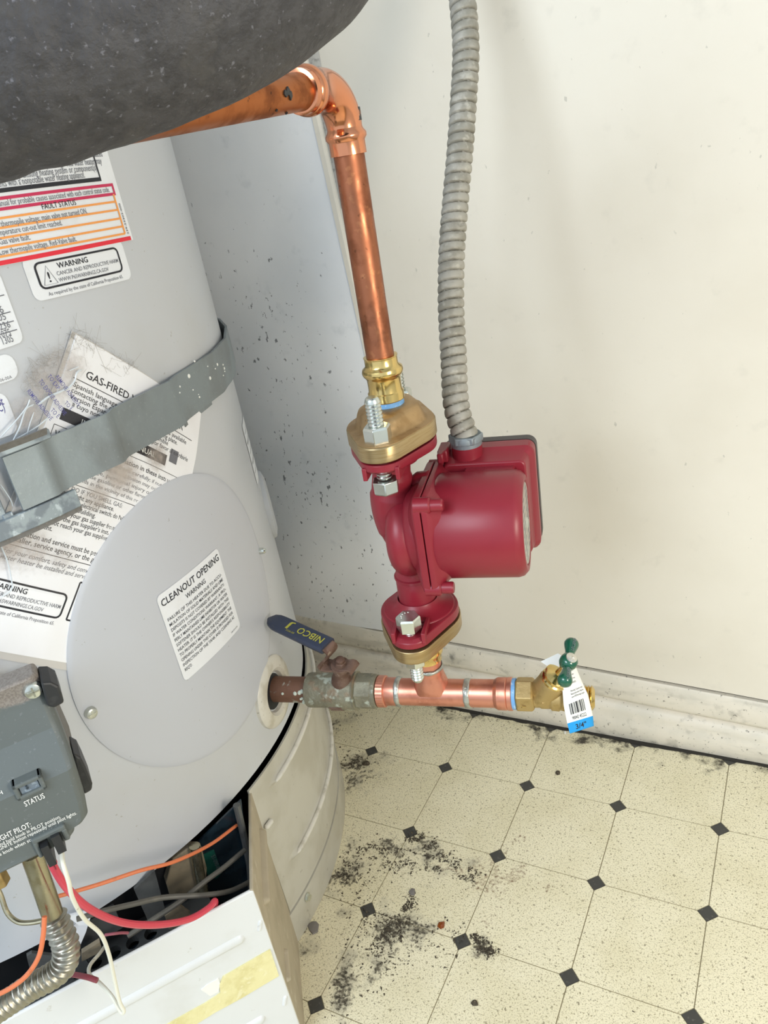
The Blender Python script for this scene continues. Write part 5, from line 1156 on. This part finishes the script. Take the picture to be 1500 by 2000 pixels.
# ================================================================= price tag
TG = [(1087, 1300), (1129, 1298), (1141, 1340), (1155, 1375), (1159, 1402), (1160, 1418), (1113, 1433), (1108, 1413), (1101, 1378), (1097, 1335)]
dT = (hc - CAM).dot(r2) + .09
tg_ = thing('price_tag', at(1115, 1310, dT), 'white paper price tag with barcode and blue 3/4 inch end, hanging on the faucet', 'tag')
tl_, tr_ = [(1090, 1308), (1098, 1340), (1101, 1378), (1108, 1413), (1113, 1433)], [(1122, 1296), (1134, 1325), (1149, 1358), (1158, 1398), (1160, 1418)]
def interp(L, t_):
    t_ = max(0, min(.9999, t_)) * (len(L) - 1); i = int(t_); f_ = t_ - i; return L[i][0] * (1 - f_) + L[i + 1][0] * f_, L[i][1] * (1 - f_) + L[i + 1][1] * f_
def tagp(u, v, o=0):
    a, b_ = interp(tl_, v), interp(tr_, v); return at(a[0] + (b_[0] - a[0]) * u, a[1] + (b_[1] - a[1]) * u, dT + .10 * v - .03 * math.sin(math.pi * u) - o)
mb = MB(); mb.slab(lambda u, v, sd: tagp(u, v * .75, 0 if sd else -.006), 8, 20); build('paper', mb, m_tag, tg_, smooth=60)
mb = MB(); mb.slab(lambda u, v, sd: tagp(u, .75 + .25 * v, 0 if sd else -.006), 8, 6); be_ = build('blue_end', mb, m_tblue, tg_, smooth=60)
mb = MB(); mb.slab(lambda u, v, sd: at(1056 + 34 * u + 26 * v, 1292 - 16 * u + 18 * v, dT + .12 - .04 * v + (0 if sd else .006)), 6, 6); build('back_flap', mb, m_tag, tg_)
mb = MB(); L_, Ht = 1.0, 1.0
def tf(x, y): return tagp(x, 1 - y, .0025)
text(mb, '3/4"', .5, .055, .12, lambda x, y: tf(x, y), .42, .012, 'c')
for i, wd in enumerate((2, 1, 3, 1, 1, 2, 1, 3, 2, 1, 1, 3, 1, 2, 1, 2)): x = .20 + .60 * i / 16; patch(mb, tf, x, x + .0115 * wd, .345, .49, 0, 2)
text(mb, '90042 45222', .5, .275, .045, tf, .55, .004, 'c')
for i, (s, y) in enumerate((('No-lead brass', .85), ('3/4 MIP x 3/4 hose', .79), ('CAT NO.', .73), ('Warning: Cancer and', .63), ('Reproductive Harm', .59), ('www.P65Warnings.ca.gov', .55))): text(mb, s, .3 if i < 3 else .36, y, .026, tf, .45 if i < 3 else .55, .003)
build('print', mb, m_blk, tg_, smooth=0)
# ================================================================= debris on the floor
rs = random.Random(21)
def grains(name, n, centres, smin, smax, mt, label, cat):
    mb = MB()
    for i in range(n):
        c, sg = rs.choice(centres); x, y = c.x + rs.gauss(0, sg), c.y + rs.gauss(0, sg)
        if mnoise.noise(V(x * 9, y * 9, 3)) < -.12 or y > .99 or (x - TX) ** 2 + (y - TY) ** 2 < (TR + .1) ** 2 or ((V(x, y, 0) - OT).dot(PN) < nE2 + .02 and x < .9 and y < E1.y): continue
        s_ = rs.uniform(smin, smax) ; k = [V(x + rs.gauss(0, s_), y + rs.gauss(0, s_), z) for z in (0.0005, .0005, .0005, s_ * 1.2)]
        mb.add(k, [(0, 1, 2), (0, 1, 3), (1, 2, 3), (2, 0, 3)])
    return build(name, mb, mt, smooth=0, kind='stuff', label=label, cat=cat)
fl_ = lambda u, v: atz(u, v, 0)
grains('dirt_crumbs', 3600, [(fl_(u, v), s_) for u, v, s_ in ((815, 1640, .05), (835, 1650, .06), (855, 1665, .07), (872, 1682, .06), (850, 1690, .05), (800, 1650, .07), (795, 1692, .05), (745, 1665, .06), (760, 1680, .08), (720, 1660, .08), (700, 1700, .12), (790, 1775, .04), (800, 1760, .05), (770, 1800, .09), (750, 1815, .10), (785, 1825, .09), (740, 1840, .12), (800, 1840, .12), (760, 1870, .12), (720, 1800, .10), (930, 1835, .03), (945, 1848, .04), (955, 1858, .03), (905, 1700, .05), (920, 1712, .06), (890, 1830, .1), (700, 1740, .15), (670, 1680, .12), (690, 1900, .2), (690, 1490, .12), (655, 1530, .1))], .004, .011, m_dirt, 'dark crumbs of dirt and debris scattered on the floor tiles', 'dirt')
grains('fine_dirt', 1500, [(fl_(900, 1700), .5), (fl_(700, 1500), .35), (fl_(1100, 1700), 1.2), (fl_(760, 1850), .5), (fl_(650, 1420), .3)] + [(V(x, .96, 0), .12) for x in (0.2, .8, 1.3, 1.8, 2.3, 2.8, 3.3, 3.8, 4.3)], .003, .006, m_dirt, 'fine dark specks of dirt over the whole floor and along the baseboard', 'dirt')
def flake(name, u, v, r_, mt, label, cat, h=.02, n=7):
    c = fl_(u, v); F_ = frame(c + V(0, 0, .001), (1, .3, 0), (0, 0, 1)); pl = [(r_ * rs.uniform(.6, 1.15) * math.cos(a), r_ * rs.uniform(.6, 1.15) * math.sin(a)) for a in [2 * math.pi * i / n for i in range(n)]]
    return build(name, MB().loft(F_, [(pl, 0), (sc_(pl, .9), h * .6), (sc_(pl, .45), h)]), mt, loc=c, smooth=25, label=label, cat=cat)
flake('amber_shard', 863, 1807, .042, m_amber, 'small amber-brown shard lying alone on a clean part of the floor', 'shard', .03)
flake('leaf_flake', 806, 1743, .045, m_flake, 'grey torn flake between the two dirt patches', 'flake', .015, 6)
flake('paint_flake', 1126, 1403, .05, m_clear, 'pale translucent chip against the baseboard under the faucet', 'flake', .05)
flake('paint_flake', 1104, 1432, .022, m_clear, 'tiny whitish chip just left of the blue tag end', 'flake', .03)
flake('dirt_flake', 1090, 1510, .035, m_dirt, 'dark curled flake below the price tag near the wall', 'flake', .02, 6)
flake('dirt_flake', 928, 1960, .035, m_dirt, 'dark brown flake near the bottom edge of the picture', 'flake', .02, 8)
flake('dirt_flake', 613, 1752 + 60, .07, m_flake, 'large grey dust flake beside the heater base ring', 'flake', .02, 9)
flake('dirt_flake', 716, 1492, .05, m_dirt, 'dark lump under the first black inset left of the tee', 'flake', .03, 8)
